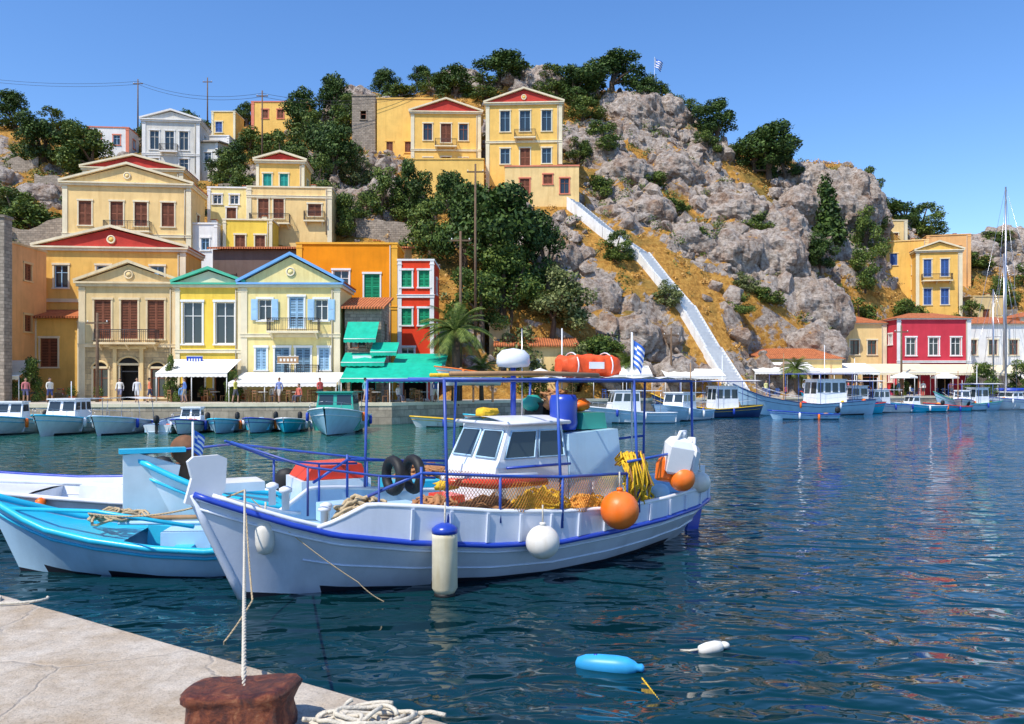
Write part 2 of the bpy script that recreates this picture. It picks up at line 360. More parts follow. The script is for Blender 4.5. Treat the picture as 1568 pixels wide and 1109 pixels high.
# second tier
e=house('cream_mansion',-44.4,-32.2,79.3,17,22.5,5,OCHRE2,
  [(-42.3,18.6,1.2,2.4,S,BROWN),(-39.3,18.6,1.2,2.4,S,BROWN),(-37.0,18.6,1.2,2.4,S,BROWN),(-34.4,18.6,1.2,2.4,S,BROWN)],
  roof='ped',rise=1.7,rot=6,trim=CREAM,balc=((-38.1,18.0,4.4,.9),),rosette=True,found=8,courses=(17.6,))
house('red_pediment_house',-49,-38,91.5,20,27.3,5,OCHRE2,[(-46,24.8,1,1.4,S,BROWN)],roof='ped',rise=1.3,tym=REDT,rot=6,found=4)
house('teal_window_house',-28.2,-23,88,19,27.2,4,VILLA,[(-27,24.6,.9,1.5,S,TEALS),(-25.2,24.6,.9,1.5,S,TEALS)],roof='ped',rise=.75,tym=REDT,rot=4,trim=CREAM,found=5)
house('balcony_house',-28.3,-19.4,85.4,18.7,23.9,3.4,OCHRE2,[(-26.6,20.6,1.1,2.1,S,BROWN),(-25.0,20.6,1.1,2.1,S,BROWN),(-21.2,20.9,1.4,1.3,S,BROWN)],trim=CREAM,rot=4,balc=((-25.8,20.0,4.2,.9),(-21.2,20.4,2.2,.5)),found=6,courses=(22.9,))
house('cream_flat_house',-32.8,-28.4,86,18.4,24.0,4,PALEY,[(-30.3,19.3,1.0,2.6,S,BROWN),(-31.8,22.3,.9,1.0,'glass',WFR),(-30.0,22.3,.9,1.0,'glass',WFR)],trim=WHITE,rot=4,found=6)
house('yellow_lower_house',-29.5,-24.6,81.5,14.6,19.6,3,YEL,[(-27.8,16.6,1,1.5,S,BROWN),(-25.8,16.6,1,1.5,S,BROWN)],trim=CREAM,rot=4,found=6,side=False)
house('white_terrace_house',-34,-29.8,80.5,15.5,19,3,WHITE,[(-33,16.4,.8,1.2,'glass',LBLUE),(-31,16.4,.8,1.2,'glass',LBLUE)],trim=WHITE,found=6,side=False)
house('white_stair_house',-29.8,-25.5,78,10.6,13.9,3,WHITE,[(-28,11.6,.8,1.2,'glass',LBLUE)],trim=WHITE,found=6,side=False)
house('grey_white_mansion',-50.8,-43.2,109.8,31.8,39.0,5,GREYW,
  [(-49.2,35.2,1.2,2.6,'glass',GREYW),(-47.2,35.2,1.2,2.6,'glass',GREYW),(-45.3,35.2,1.2,2.6,'glass',GREYW),(-49.2,32.2,1.2,1.8,'glass',GREYW),(-45.3,32.2,1.2,1.8,'glass',GREYW)],roof='ped',rise=1.1,trim=WHITE,rot=6,found=6,balc=((-47.2,34.9,2.4,.7),),rmat=ROOFG,courses=(34.5,))
house('white_wing_house',-44.2,-41.0,111,31,36.6,5,GREYW,[(-42.4,33.8,1,1.4,'glass',WFR)],roof='shed',rise=1,trim=WHITE,rmat=ROOFG,found=6)
house('small_white_house',-65,-58.8,122,38.2,42.2,4,WHITE,[(-63.4,39.6,1,1.5,'glass',LBLUE),(-60.6,39.6,1,1.5,'glass',LBLUE)],trim=PINKT,rot=5,found=5)
house('yellow_step_house',-46,-42.4,122,38,44.6,4,VILLA,[(-44.9,41.5,1,1.6,S,DBLUE)],trim=CREAM,found=6)
house('yellow_ridge_house',-42.2,-33,129,44,48.6,5,VILLA,[(-40,46,1,1.4,S,BROWN),(-37.5,46,1,1.4,S,BROWN)],roof='flat',trim=PINKT,found=6)
house('blue_white_house',-45.2,-41.2,116,34.5,39.0,4,WHITE,[(-43,36.2,1,1.4,S,LBLUE)],trim=WHITE,found=6)
# villas on the hill
house('yellow_flat_villa',-19,-11.2,112,33.5,43.0,5,VILLA,[(-17.2,35.5,.9,1.5,S,BROWN),(-14.6,35.5,.9,1.5,S,BROWN)],trim=VILLA,pil=False,found=5)
house('stone_tower_ruin',-22.6,-19.3,112.5,33,43.6,3.5,RUBBLE,[(-21,40.3,.8,1.2,'dark',BROWN)],trim=RUBBLE,pil=False,found=5,side=False)
house('red_pediment_villa',-13.9,-4.3,109.8,31,40.1,5,VILLA,
  [(-11.6,36.5,1.2,2.3,'glass',BROWN),(-9.1,36.2,1.4,2.6,'shut',BROWN),(-6.7,36.5,1.2,2.3,'glass',BROWN),(-11.6,32.2,1.2,1.9,'shut',BROWN),(-9.1,31.8,1.3,2.4,'dark',BROWN),(-6.7,32.2,1.2,1.9,'shut',BROWN)],
  roof='ped',rise=1.55,tym=REDT,trim=CREAM,rot=2,found=5,courses=(35.1,),balc=((-9.1,35.6,3.0,.8),))
house('grand_red_pediment_villa',-3.4,6.5,103.7,30.2,39.2,6,VILLA,
  [(-.9,35.8,1.25,2.7,'glass',BLUSH),(1.7,35.8,1.35,2.7,'glass',BLUSH),(4.5,35.8,1.25,2.7,'glass',BLUSH),(-.9,31.6,1.2,2.0,'glass',BLUSH),(1.7,31.2,1.3,2.4,'shut',BROWN),(4.5,31.6,1.2,2.0,'glass',BLUSH)],
  roof='ped',rise=1.6,tym=REDT,trim=CREAM,rot=-3,found=6,courses=(34.4,),rosette=True,balc=((1.7,34.9,2.8,.8),))
house('villa_annex',-.9,8.4,100,25.2,30.2,4,OCHRE2,[(4.5,28.0,1.1,1.2,'shut',BROWN),(6.6,26.8,1.1,1.9,'glass',BROWN),(1.6,26.8,1.2,1.9,'shut',BROWN)],trim=PINKT,pil=False,found=5,rot=-2)
house('yellow_retaining_wall',-13.2,-3.6,101.5,25.6,31.5,4,VILLA,[],trim=VILLA,pil=False,found=5,side=False)
# right side
house('ochre_tower_house',56.4,63.4,122,14.6,24.8,5,OCHRE,[(58.6,21.2,1.0,1.8,S,DBLUE),(61.6,21.2,1.0,1.8,S,DBLUE),(58.6,17.4,1,1.7,S,DBLUE),(61.6,17.4,1,1.7,S,DBLUE)],trim=OCHRE2,rot=-18,found=5)
house('ochre_balcony_house',60.6,67,119,13.4,22.6,5,OCHRE,[(62.2,19.0,1.1,2.6,S,DBLUE),(64.6,19.0,1.1,2.6,S,DBLUE),(62.2,14.8,1.1,2.4,S,DBLUE),(64.6,14.8,1.1,2.4,S,DBLUE)],roof='ped',rise=1.1,trim=CREAM,rot=-10,found=5,balc=((63.4,18.4,4.2,.8),))
house('hillside_peach_house',68,74.5,130,18.5,27.2,6,PEACH,[(70,24,1,1.5,S,BROWN),(72.5,24,1,1.5,S,BROWN),(70,20.5,1,1.5,S,BROWN),(72.5,20.5,1,1.5,S,BROWN)],trim=PEACH,rot=-15,found=5)
house('small_ochre_hill_house',58,65,131,24,29.8,5,OCHRE2,[(60,26.5,1,1.3,S,BROWN),(63,26.5,1,1.3,S,BROWN)],trim=CREAM,found=5)
house('stone_hill_house',70,75,121,11,16.2,5,TAN,[(72,13,1,1.3,S,BROWN)],trim=TAN,found=5)
house('tiled_waterfront_house',39,47,100,G,10.4,6,OCHRE2,[(40.8,6.6,1.1,1.8,'glass',BROWN),(43,6.6,1.1,1.8,'glass',BROWN),(45.2,6.6,1.1,1.8,'glass',BROWN),(41,1.6,2,2.6,'dark',BROWN),(45,1.6,2,2.6,'dark',BROWN)],roof='hip',rise=1.2,trim=CREAM,found=1)
house('crimson_house',47.2,56.2,97.6,G,10.8,6,CRIM,[(48.9,6.4,1.2,2.2,'glass',WFR),(51.7,6.4,1.2,2.2,'glass',WFR),(54.4,6.4,1.2,2.2,'glass',WFR),(49,1.6,1.8,2.6,'dark',BROWN),(53,1.6,1.8,2.6,'dark',BROWN)],roof='hip',rise=.9,trim=WHITE,found=1,courses=(5.6,))
house('cream_waterfront_house',56.6,66,101,G,10.4,6,WHITE,[(58.4,6.6,1.1,1.9,'glass',BROWN),(61,6.6,1.1,1.9,'glass',BROWN),(63.6,6.6,1.1,1.9,'glass',BROWN)],roof='hip',rise=1.1,trim=CREAM,found=1)
house('pink_waterfront_house',66.4,76,104,G,11.5,6,PEACH,[(68.4,7,1.1,1.9,S,BROWN),(71,7,1.1,1.9,S,BROWN),(73.6,7,1.1,1.9,S,BROWN)],roof='hip',rise=1.1,trim=CREAM,found=1)
house('low_cream_house',-1.4,6.0,75.4,2.2,6.4,4,OCHRE2,[(.2,3.8,.9,1.3,S,BLUSH),(2.2,3.8,.9,1.3,S,BLUSH)],roof='shed',rise=1.0,trim=CREAM,pil=False,found=3)
house('cream_tower_house',-2.2,-.2,77,3,8.6,3,TAN,[(-1.2,6.3,.6,.9,S,BLUSH)],trim=TAN,pil=False,found=3)
house('tiled_cafe',27,37.5,90.5,G,5.6,5,OCHRE2,[(29,1.6,2,2.4,'dark',BROWN),(32,1.6,2,2.4,'dark',BROWN),(35,1.6,2,2.4,'dark',BROWN)],roof='hip',rise=1.3,trim=CREAM,pil=False,found=1)
# ------------------------------------------------------------------ terrain
CP=np.array([
(-33.4,134,47.5),(-27.9,134,52.2),(-18,134,51.2),(-9.2,134,53.6),(5.1,134,53.2),(12.8,134,52.2),(23.8,134,52.5),(28.2,134,47.3),(34.8,134,43.2),(42.5,134,40.7),(49,134,39.6),(58.4,134,40.3),(61.5,134,32.6),(74,146,31),(83.5,146,29),(94,146,28),(120,146,27),
(-48.5,146,50),(-66.5,146,48.5),(-82,146,49.2),(-94,146,50.3),(-130,146,50),
(7.5,100,25.4),(11.5,96.4,21),(15.4,93.3,17.6),(19.2,87.8,11),(23.2,81.7,1.8),
(28.4,109.8,25.2),(21,118,35.7),(11.4,119.6,39),(17.3,127,47.4),(36.6,107,21.2),(37.7,98.8,12.4),(40,96.4,5.5),(30.8,90.3,7.1),(29.5,86.6,2),(49.6,122,31.7),(51.3,114.7,18.7),(48,108,9),(60.4,119.6,14.4),(75,128,18.0),(86,134,20),(110,134,20),
(4.4,80.5,10),(4.1,75.6,5.0),(11.6,85.4,10.4),(14.5,81.7,4.5),(1,73,1.8),(5,91.5,17),(-3.6,68,1.4),(-4,76.9,9.0),(-4.5,86.6,16.2),(-5.1,97.6,24.3),(-12.8,95,22.2),(-18.4,100,26.5),(-12.1,80.5,14.2),(-18.8,107,33),(-12.7,107,31.5),(-26.4,122,41.7),(-7.4,107,31),(7,113,34.3),
(-27,84,17.5),(-39,81,16.5),(-50.7,85.4,18),(-50.3,79,15.3),(-62.7,97.6,25.9),(-73,122,36.7),(-48.2,109,31),(-62.4,122,37.7),(-43.4,120,36.5),(-31.7,116,35),(-38.7,97.6,23.5),(-80,97,25),(-100,97,25),(-130,97,25),(-24,97,25),(-30,76,8),(-20,76,7),
(-60,62,-1),(-90,62,-1),(-40,64,0),(-20,64,0),(-8,64,0),(0,69,0),(8,73,0),(15,78,.5),(23,79,.5),(30,84,.3),(38,92,.5),(45,104,1),(55,107,1.5),(66,109,2),(80,112,3),(110,118,4),
(-90,50,-7),(-40,50,-7),(0,55,-7),(40,65,-7),(80,80,-7),(120,90,-7),
(-120,200,25),(-60,200,25),(0,200,25),(60,200,15),(120,200,12)])
P0=CP[:,:2];D0=np.sqrt(((P0[:,None]-P0[None])**2).sum(-1)); n0=len(CP)
A=np.zeros((n0+3,n0+3));A[:n0,:n0]=D0-np.eye(n0)*.3;A[:n0,n0]=1;A[:n0,n0+1:]=P0;A[n0,:n0]=1;A[n0+1:,:n0]=P0.T
wt=np.linalg.solve(A,np.concatenate([CP[:,2],[0,0,0]]))
def base_z(x,y):
    q=np.stack([x,y],-1); d=np.sqrt(((q[...,None,:]-P0)**2).sum(-1)); return d@wt[:n0]+wt[n0]+q@wt[n0+1:]
xs=np.arange(-130,131,.62); ys=np.concatenate([np.arange(60,142,.62),np.arange(142,202,2.5)])
X,Y=np.meshgrid(xs,ys); Z=base_z(X,Y)
STAIR=[(7.5,100,26.0),(11.5,96.4,21.6),(15.4,93.3,18.2),(17.0,91.0,15.3),(19.4,87.8,11.4),(21.4,84.8,6.6),(23.4,81.3,1.9)]
def seg_dist(X,Y):
    best=np.full(X.shape,1e9); bz=np.zeros(X.shape)
    for a,b in zip(STAIR[:-1],STAIR[1:]):
        dx,dy=b[0]-a[0],b[1]-a[1]; t=np.clip(((X-a[0])*dx+(Y-a[1])*dy)/(dx*dx+dy*dy),0,1)
        d=np.hypot(X-a[0]-t*dx,Y-a[1]-t*dy); m=d<best; best[m]=d[m]; bz[m]=(a[2]+t*(b[2]-a[2]))[m]
    return best,bz
SD,SZ=seg_dist(X,Y)
rockmask=np.zeros(X.shape); OX=X.copy(); OY=Y.copy()
FR=[(f[0],f[1],f[2],f[3],f[4],math.cos(f[5]),math.sin(f[5])) for f in FOOT]
hd=np.full(X.shape,99.)
for cx,cy,W,dp,z0,c,s in FR:
    lx=(X-cx)*c+(Y-cy)*s; ly=-(X-cx)*s+(Y-cy)*c
    dd=np.maximum(np.maximum(np.abs(lx)-W/2,0),np.maximum(np.maximum(-ly,0),ly-dp)); hd=np.minimum(hd,dd)
# large limestone outcrops: (x, y, half width, half height)
OUT=[(11.9,118,4.6,3.6),(19.7,126,4.5,4.2),(25,129,3.6,3.2),(31,112.5,5.2,3.4),(37,111,4.4,4.2),(41,113,3.2,3.0),(50.5,121.5,5.6,5.4),(46,124,4.2,3.6),(33.7,103.5,5.0,4.0),(38,100.5,4.6,4.4),(32,94,4.8,3.8),(36.5,95.5,3.6,3.4),(27.5,101,4.0,3.0),(22.5,101,3.6,2.6),(28,90,3.4,2.6),
 (-18.3,97.5,3.8,3.0),(-20.5,95,2.8,2.6),(5,91.5,3.2,2.8),(8.5,87,3.4,2.8),(12.5,83.5,2.8,2.2),(16.5,81.8,2.6,2.0),(-9,133,4.2,3.0),(4,132,4.2,3.4),(-26,131,4.0,3.2),(16,113,3.6,2.4),(24,116,3.6,2.6),(90,146,7,4),(83,143,5,3.4),(-69,104,4,2.4),(-57,97,3.4,2.2),(56,126,4,3.4),(43,118,3.6,3.2),(18.5,105,3,2.2),(13,103.5,2.6,2.0)]
for i in range(X.shape[0]):
    for j in range(X.shape[1]):
        x,y,z=X[i,j],Y[i,j],Z[i,j]
        if z<-2 or y>150: continue
        v=Vector((x,y,z))
        rm=mn.noise(v*.055+Vector((3,8,1)))+.5*mn.noise(v*.13)-.03
        if x<-22: rm-=.05
        rm=min(1,max(0,rm*3.0+.30))
        for (ox,oy,orr,oh) in OUT:
            dq=(x-ox)**2+(y-oy)**2
            if dq<(orr*1.25)**2: rm=max(rm,.9)
        keep=min(1,max(0,(min(SD[i,j]-1.5,hd[i,j]-.3))/2.5))
        r=mn.ridged_multi_fractal(v*.13,.8,2.1,5,1,2)*.9-.9
        f=mn.fractal(v*.4,.7,2.2,5)
        amp=rm*keep
        Z[i,j]=z+amp*(r*1.7+f*.8)+ (1-rm)*keep*.45*f
        nv=mn.noise_vector(v*.35)
        OX[i,j]+=nv.x*.8*amp; OY[i,j]+=nv.y*1.0*amp-amp*.5*r
        rockmask[i,j]=rm*min(1,keep+.2)
m=SD<1.7; Z[m]=np.minimum(Z[m],SZ[m]-.6)
for cx,cy,W,dp,z0,c,s in FR:
    lx=(X-cx)*c+(Y-cy)*s; ly=-(X-cx)*s+(Y-cy)*c
    m=(np.abs(lx)<W/2+.6)&(ly>-2.2)&(ly<dp-.4); Z[m]=np.minimum(Z[m],z0-.1)
def hz(x,y):
    j=min(len(xs)-1,max(0,int(round((x+130)/.62)))); i=int(np.argmin(np.abs(ys-y))); return float(Z[i,j])
ny,nx=X.shape
V=np.stack([OX,OY,Z],-1).reshape(-1,3); idx=np.arange(ny*nx).reshape(ny,nx)
Fq=np.stack([idx[:-1,:-1],idx[:-1,1:],idx[1:,1:],idx[1:,:-1]],-1).reshape(-1,4)
def npmesh(name,V,F,mats,mi=None,smooth=False,attr=None):
    me=bpy.data.meshes.new(name); k=F.shape[1]
    me.vertices.add(len(V)); me.vertices.foreach_set('co',V.astype(np.float32).ravel())
    me.loops.add(F.size); me.loops.foreach_set('vertex_index',F.astype(np.int32).ravel())
    me.polygons.add(len(F)); me.polygons.foreach_set('loop_start',np.arange(0,F.size,k,dtype=np.int32))
    try: me.polygons.foreach_set('loop_total',np.full(len(F),k,dtype=np.int32))
    except Exception: pass
    for m in mats: me.materials.append(m)
    if mi is not None: me.polygons.foreach_set('material_index',mi.astype(np.int32))
    me.polygons.foreach_set('use_smooth',np.full(len(F),smooth))
    if attr is not None:
        a=me.attributes.new('rock','FLOAT','POINT'); a.data.foreach_set('value',attr.astype(np.float32).ravel())
    me.update(calc_edges=True); me.validate(); return me
def terrain_mat():
    m,nt,b=nodemat('rocky_hillside')
    geo=nt.nodes.new('ShaderNodeNewGeometry'); pos=geo.outputs['Position']
    n1=noise_node(nt,pos,.35,6,.7); n2=noise_node(nt,pos,1.7,6,.78); n3=noise_node(nt,pos,.12,4,.65)
    at=nt.nodes.new('ShaderNodeAttribute'); at.attribute_name='rock'
    rock=ramp(nt,n2.outputs['Fac'],[(.30,(.07,.05,.04)),(.42,(.34,.27,.22)),(.55,(.56,.48,.41)),(.72,(.72,.66,.59))])
    dark=ramp(nt,n1.outputs['Fac'],[(.35,(.72,.56,.46)),(.52,(1.0,1.0,1.0))])
    rk=mixc(nt,1.0,rock.outputs[0],dark.outputs[0],'MULTIPLY')
    gr=ramp(nt,n2.outputs['Fac'],[(.28,(.16,.09,.025)),(.42,(.46,.22,.045)),(.58,(.68,.37,.085)),(.8,(.74,.50,.19))])
    gn=ramp(nt,n3.outputs['Fac'],[(.50,0.0),(.64,.75)])
    grn=mixc(nt,gn.outputs[0],gr.outputs[0],(.17,.15,.045))
    add=nt.nodes.new('ShaderNodeMath');add.operation='ADD';L(nt,at.outputs['Fac'],add.inputs[0])
    ns=nt.nodes.new('ShaderNodeMath');ns.operation='SUBTRACT';L(nt,n1.outputs['Fac'],ns.inputs[0]);ns.inputs[1].default_value=.52
    mul=nt.nodes.new('ShaderNodeMath');mul.operation='MULTIPLY';L(nt,ns.outputs[0],mul.inputs[0]);mul.inputs[1].default_value=3.2;L(nt,mul.outputs[0],add.inputs[1])
    sx=nt.nodes.new('ShaderNodeSeparateXYZ');L(nt,geo.outputs['Normal'],sx.inputs[0])
    sl=nt.nodes.new('ShaderNodeMapRange');L(nt,sx.outputs[2],sl.inputs[0]);sl.inputs[1].default_value=.85;sl.inputs[2].default_value=.3;sl.inputs[3].default_value=-.6;sl.inputs[4].default_value=.4
    a2=nt.nodes.new('ShaderNodeMath');a2.operation='ADD';L(nt,add.outputs[0],a2.inputs[0]);L(nt,sl.outputs[0],a2.inputs[1])
    fac=ramp(nt,a2.outputs[0],[(.38,0.0),(.55,1.0)])
    col=mixc(nt,fac.outputs[0],grn,rk); L(nt,col,b.inputs['Base Color']); b.inputs['Roughness'].default_value=.95; b.inputs['Specular IOR Level'].default_value=.15
    bp=nt.nodes.new('ShaderNodeBump'); bp.inputs['Strength'].default_value=1;bp.inputs['Distance'].default_value=.6
    L(nt,n2.outputs['Fac'],bp.inputs['Height']);L(nt,bp.outputs[0],b.inputs['Normal'])
    return m
TM=terrain_mat()
me=npmesh('rocky_hill',V,Fq,[TM],smooth=False,attr=rockmask)
o=bpy.data.objects.new('rocky_hill',me); scn.collection.objects.link(o)
# craggy outcrops
def outcrop(cx,cy,rw,rh,seed):
    n=64;m_=34; cz=hz(cx,cy)-rh*.25; pts=[]
    for i in range(m_+1):
        th=math.pi*i/m_
        for k in range(n):
            a=2*math.pi*k/n; v=Vector((math.sin(th)*math.cos(a),math.sin(th)*math.sin(a),math.cos(th)))
            p=Vector((cx+v.x*rw,cy+v.y*rw*.8,cz+v.z*rh)); q=Vector((p.x*.30,p.y*.30,p.z*.17))+Vector((seed,0,0))
            d=mn.ridged_multi_fractal(q,.9,2.2,5,1,2)*.34-.42; cellv=mn.voronoi(Vector((p.x*.42,p.y*.42,p.z*.22)))[0]; d+=.42*(cellv[1]-cellv[0])+.16*mn.fractal(p*.9,.8,2.2,3)
            pts.append((p.x+v.x*d*rw*.55,p.y+v.y*d*rw*.5,p.z+v.z*d*rh*.6))
    F=[(i*n+k,(i+1)*n+k,(i+1)*n+(k+1)%n,i*n+(k+1)%n) for i in range(m_) for k in range(n)]
    me=npmesh('limestone_outcrop',np.array(pts),np.array(F),[TM],attr=np.full(len(pts),1.5)); o=bpy.data.objects.new('limestone_outcrop',me); scn.collection.objects.link(o)
for k,q in enumerate(OUT): outcrop(*q,k*3.7)
import bmesh
def hullpts(k,seed):
    rg=np.random.default_rng(seed); p=rg.normal(size=(k,3)); p/=np.linalg.norm(p,axis=1)[:,None]; p*=rg.uniform(.7,1.1,(k,1))
    bm=bmesh.new(); vs=[bm.verts.new(q) for q in p]; bmesh.ops.convex_hull(bm,input=vs); bmesh.ops.triangulate(bm,faces=bm.faces[:])
    bm.verts.ensure_lookup_table(); used=[v for v in bm.verts if v.link_faces]; mp={v:i for i,v in enumerate(used)}
    VV=np.array([v.co[:] for v in used]); FF=np.array([[mp[v] for v in f.verts] for f in bm.faces]); bm.free(); return VV,FF
TPL=[hullpts(22,i) for i in range(10)]
def rotm(rg):
    q=rg.normal(size=4);q/=np.linalg.norm(q);w,x,y,z=q
    return np.array([[1-2*(y*y+z*z),2*(x*y-z*w),2*(x*z+y*w)],[2*(x*y+z*w),1-2*(x*x+z*z),2*(y*z-x*w)],[2*(x*z-y*w),2*(y*z+x*w),1-2*(x*x+y*y)]])
VV=[];FF=[];off=0;cnt=0
for _ in range(14000):
    x=rng.uniform(-60,92);y=rng.uniform(72,140)
    j=int((x+130)/.62);i=int(np.argmin(np.abs(ys-y)))
    rm=rockmask[i,j]
    if hd[i,j]<1.5 or SD[i,j]<2.4 or Z[i,j]<2.5: continue
    if rm<.6 and rng.random()<.93: continue
    if x<-20 and rng.random()<.7: continue
    sz=rng.choice([.3,.55,.9,1.4,2.0],p=[.36,.3,.2,.1,.04]); t=TPL[rng.integers(10)]
    v=(t[0]*np.array([1,.8,.75])*sz)@rotm(rng).T+np.array([x,y,Z[i,j]-sz*.05]); VV.append(v);FF.append(t[1]+off);off+=len(v);cnt+=1
    if cnt>2000: break
VV=np.concatenate(VV);FF=np.concatenate(FF)
me=npmesh('boulders',VV,FF,[TM],attr=np.full(len(VV),1.6)); o=bpy.data.objects.new('hillside_boulders',me); scn.collection.objects.link(o)
def terrace(x0,y0,x1,y1,h,seed):
    m_=MB(); n=max(4,int(math.hypot(x1-x0,y1-y0)/1.0)); rr=random.Random(seed); top=[];bot=[];tb_=[]
    for i in range(n+1):
        t=i/n; x=x0+(x1-x0)*t;y=y0+(y1-y0)*t; z=hz(x,y); hh=h*rr.uniform(.85,1.1)
        bot.append((x,y,z-2)); top.append((x,y+rr.uniform(-.05,.05),z+hh)); tb_.append((x,y+.5,z+hh+rr.uniform(-.05,.05)))
    m_.grid([bot,top,tb_,[(p[0],p[1],p[2]-h-3) for p in tb_]],RUBBLE,False); m_.obj('dry_stone_wall')
for q in((-19,89,-9,88,2.2,1),(-60,100,-48,99,2,2),(-80,112,-66,111,2,3),(-38,103,-30,102,1.8,4),(-58,84,-47,84,2.2,5),(-26,95,-18,94,1.8,6),(62,112,74,113,2,7),(-17,81,-9,80,2,8),(66,121,78,123,1.8,9)): terrace(*q)
# ------------------------------------------------------------------ vegetation
def leafmat(name,c1,c2):
    m,nt,b=nodemat(name); geo=nt.nodes.new('ShaderNodeNewGeometry'); tc=nt.nodes.new('ShaderNodeTexCoord').outputs['Object']
    n=noise_node(nt,tc,3.0,3,.6)
    ad=nt.nodes.new('ShaderNodeMath');ad.operation='ADD';L(nt,n.outputs['Fac'],ad.inputs[0])
    mu=nt.nodes.new('ShaderNodeMath');mu.operation='MULTIPLY_ADD';L(nt,geo.outputs['Random Per Island'],mu.inputs[0]);mu.inputs[1].default_value=.5;mu.inputs[2].default_value=-.25
    L(nt,mu.outputs[0],ad.inputs[1])
    r=ramp(nt,ad.outputs[0],[(.3,c1),(.7,c2)]); L(nt,r.outputs[0],b.inputs['Base Color']); b.inputs['Roughness'].default_value=.6; b.inputs['Specular IOR Level'].default_value=.25
    return m
LF_D=leafmat('dark_foliage',(.018,.045,.010),(.085,.14,.025))
LF_M=leafmat('mid_foliage',(.035,.075,.014),(.16,.21,.035))
LF_O=leafmat('olive_foliage',(.08,.11,.03),(.25,.27,.10))
LF_DRY=leafmat('dry_grass',(.32,.17,.045),(.72,.43,.13))
LF_P=leafmat('palm_foliage',(.05,.09,.015),(.20,.25,.05))
BARK=M('bark',(.13,.09,.06),.9,.3,8)
def leaves(lobes,n,size,rg,shell=.55):
    C=np.array([l[:3] for l in lobes]);Rr=np.array([l[3:6] for l in lobes]); w=(Rr.prod(1))**(2/3); w/=w.sum()
    k=rg.choice(len(lobes),n,p=w); d=rg.normal(size=(n,3)); d/=np.linalg.norm(d,axis=1)[:,None]
    rad=rg.uniform(shell,1.15,n)**.7; p=C[k]+d*Rr[k]*rad[:,None]
    p+=rg.normal(size=(n,3))*size*.7
    a=rg.normal(size=(n,3)); a/=np.linalg.norm(a,axis=1)[:,None]; nrm=d+rg.normal(size=(n,3))*.7
    b=np.cross(nrm,a); b/=np.linalg.norm(b,axis=1)[:,None]+1e-9; a=np.cross(b,nrm); a/=np.linalg.norm(a,axis=1)[:,None]+1e-9
    s=size*rg.uniform(.5,1.3,(n,1)); a*=s; b*=s*.6
    V=np.stack([p-a,p-b*.9+a*.1,p+a,p+b*.9+a*.1],1).reshape(-1,3); return V,np.arange(4*n).reshape(-1,4)
def treemesh(name,lobes,n,size,mat,seed,trunk=.05,th=.3):
    rg=np.random.default_rng(seed); V,F=leaves(lobes,n,size,rg)
    mb=MB(); mb.tube([(0,0,-.15),(.02,.01,th*.5),(0,0,th)],[trunk,trunk*.75,trunk*.55],BARK,7)
    for l in lobes[:7]: mb.tube([(0,0,th*.75),(l[0]*.5,l[1]*.5,(th+l[2])*.5),(l[0],l[1],l[2])],[trunk*.5,trunk*.3,trunk*.12],BARK,5)
    V2=np.array(mb.V); F2=np.array([f for f in mb.F if len(f)==4])
    return npmesh(name,np.concatenate([V,V2]),np.concatenate([F,F2+len(V)]),[mat,BARK],np.concatenate([np.zeros(len(F)),np.ones(len(F2))]))
def rl(seed,nl,zlo,zhi,sp,r):
    rg=np.random.default_rng(seed); out=[]; lop=rg.uniform(-.08,.08,2)
    for i in range(nl):
        t=rg.random(); z=zlo+(zhi-zlo)*t; a=rg.uniform(0,6.28); q=sp*(1-.6*t**1.6)*rg.uniform(.3,1.1)
        rr=r*rg.uniform(.45,1.35)*(1-.2*t); out.append((q*math.cos(a)+lop[0]*t*2,q*math.sin(a)+lop[1]*t*2,z,rr,rr,rr*rg.uniform(.65,1.0)))
    return out
TR={'broad':[treemesh('broad%d'%i,rl(i,30,.16,.88,.36,.125),6400,.023,LF_D,i) for i in range(5)],
    'mid':[treemesh('mid%d'%i,rl(20+i,26,.12,.86,.37,.125),5400,.023,LF_M,20+i) for i in range(5)],
    'bush':[treemesh('bush%d'%i,rl(40+i,16,.10,.7,.4,.16),2800,.034,LF_M,40+i,.03,.15) for i in range(3)],
    'olive':[treemesh('olive%d'%i,rl(50+i,20,.10,.82,.38,.13),3600,.029,LF_O,50+i,.04,.22) for i in range(3)],
    'cyp':[treemesh('cyp',[(0.02*math.sin(i*2),.02*math.cos(i*3),.12+.1*i,.17*(1-i*.1)+.02,.17*(1-i*.1)+.02,.13) for i in range(9)],3600,.028,LF_D,60,.05,.2)]}
def tree(kind,name,x,y,h,w,z=None):
    me=random.choice(TR[kind]); o=bpy.data.objects.new(name,me); scn.collection.objects.link(o)
    o.location=(x,y,(hz(x,y) if z is None else z)-.07*h); o.scale=(w*random.uniform(.9,1.15),w*random.uniform(.9,1.15),h); o.rotation_euler=(random.uniform(-.08,.08),random.uniform(-.08,.08),random.uniform(0,6.28)); return o
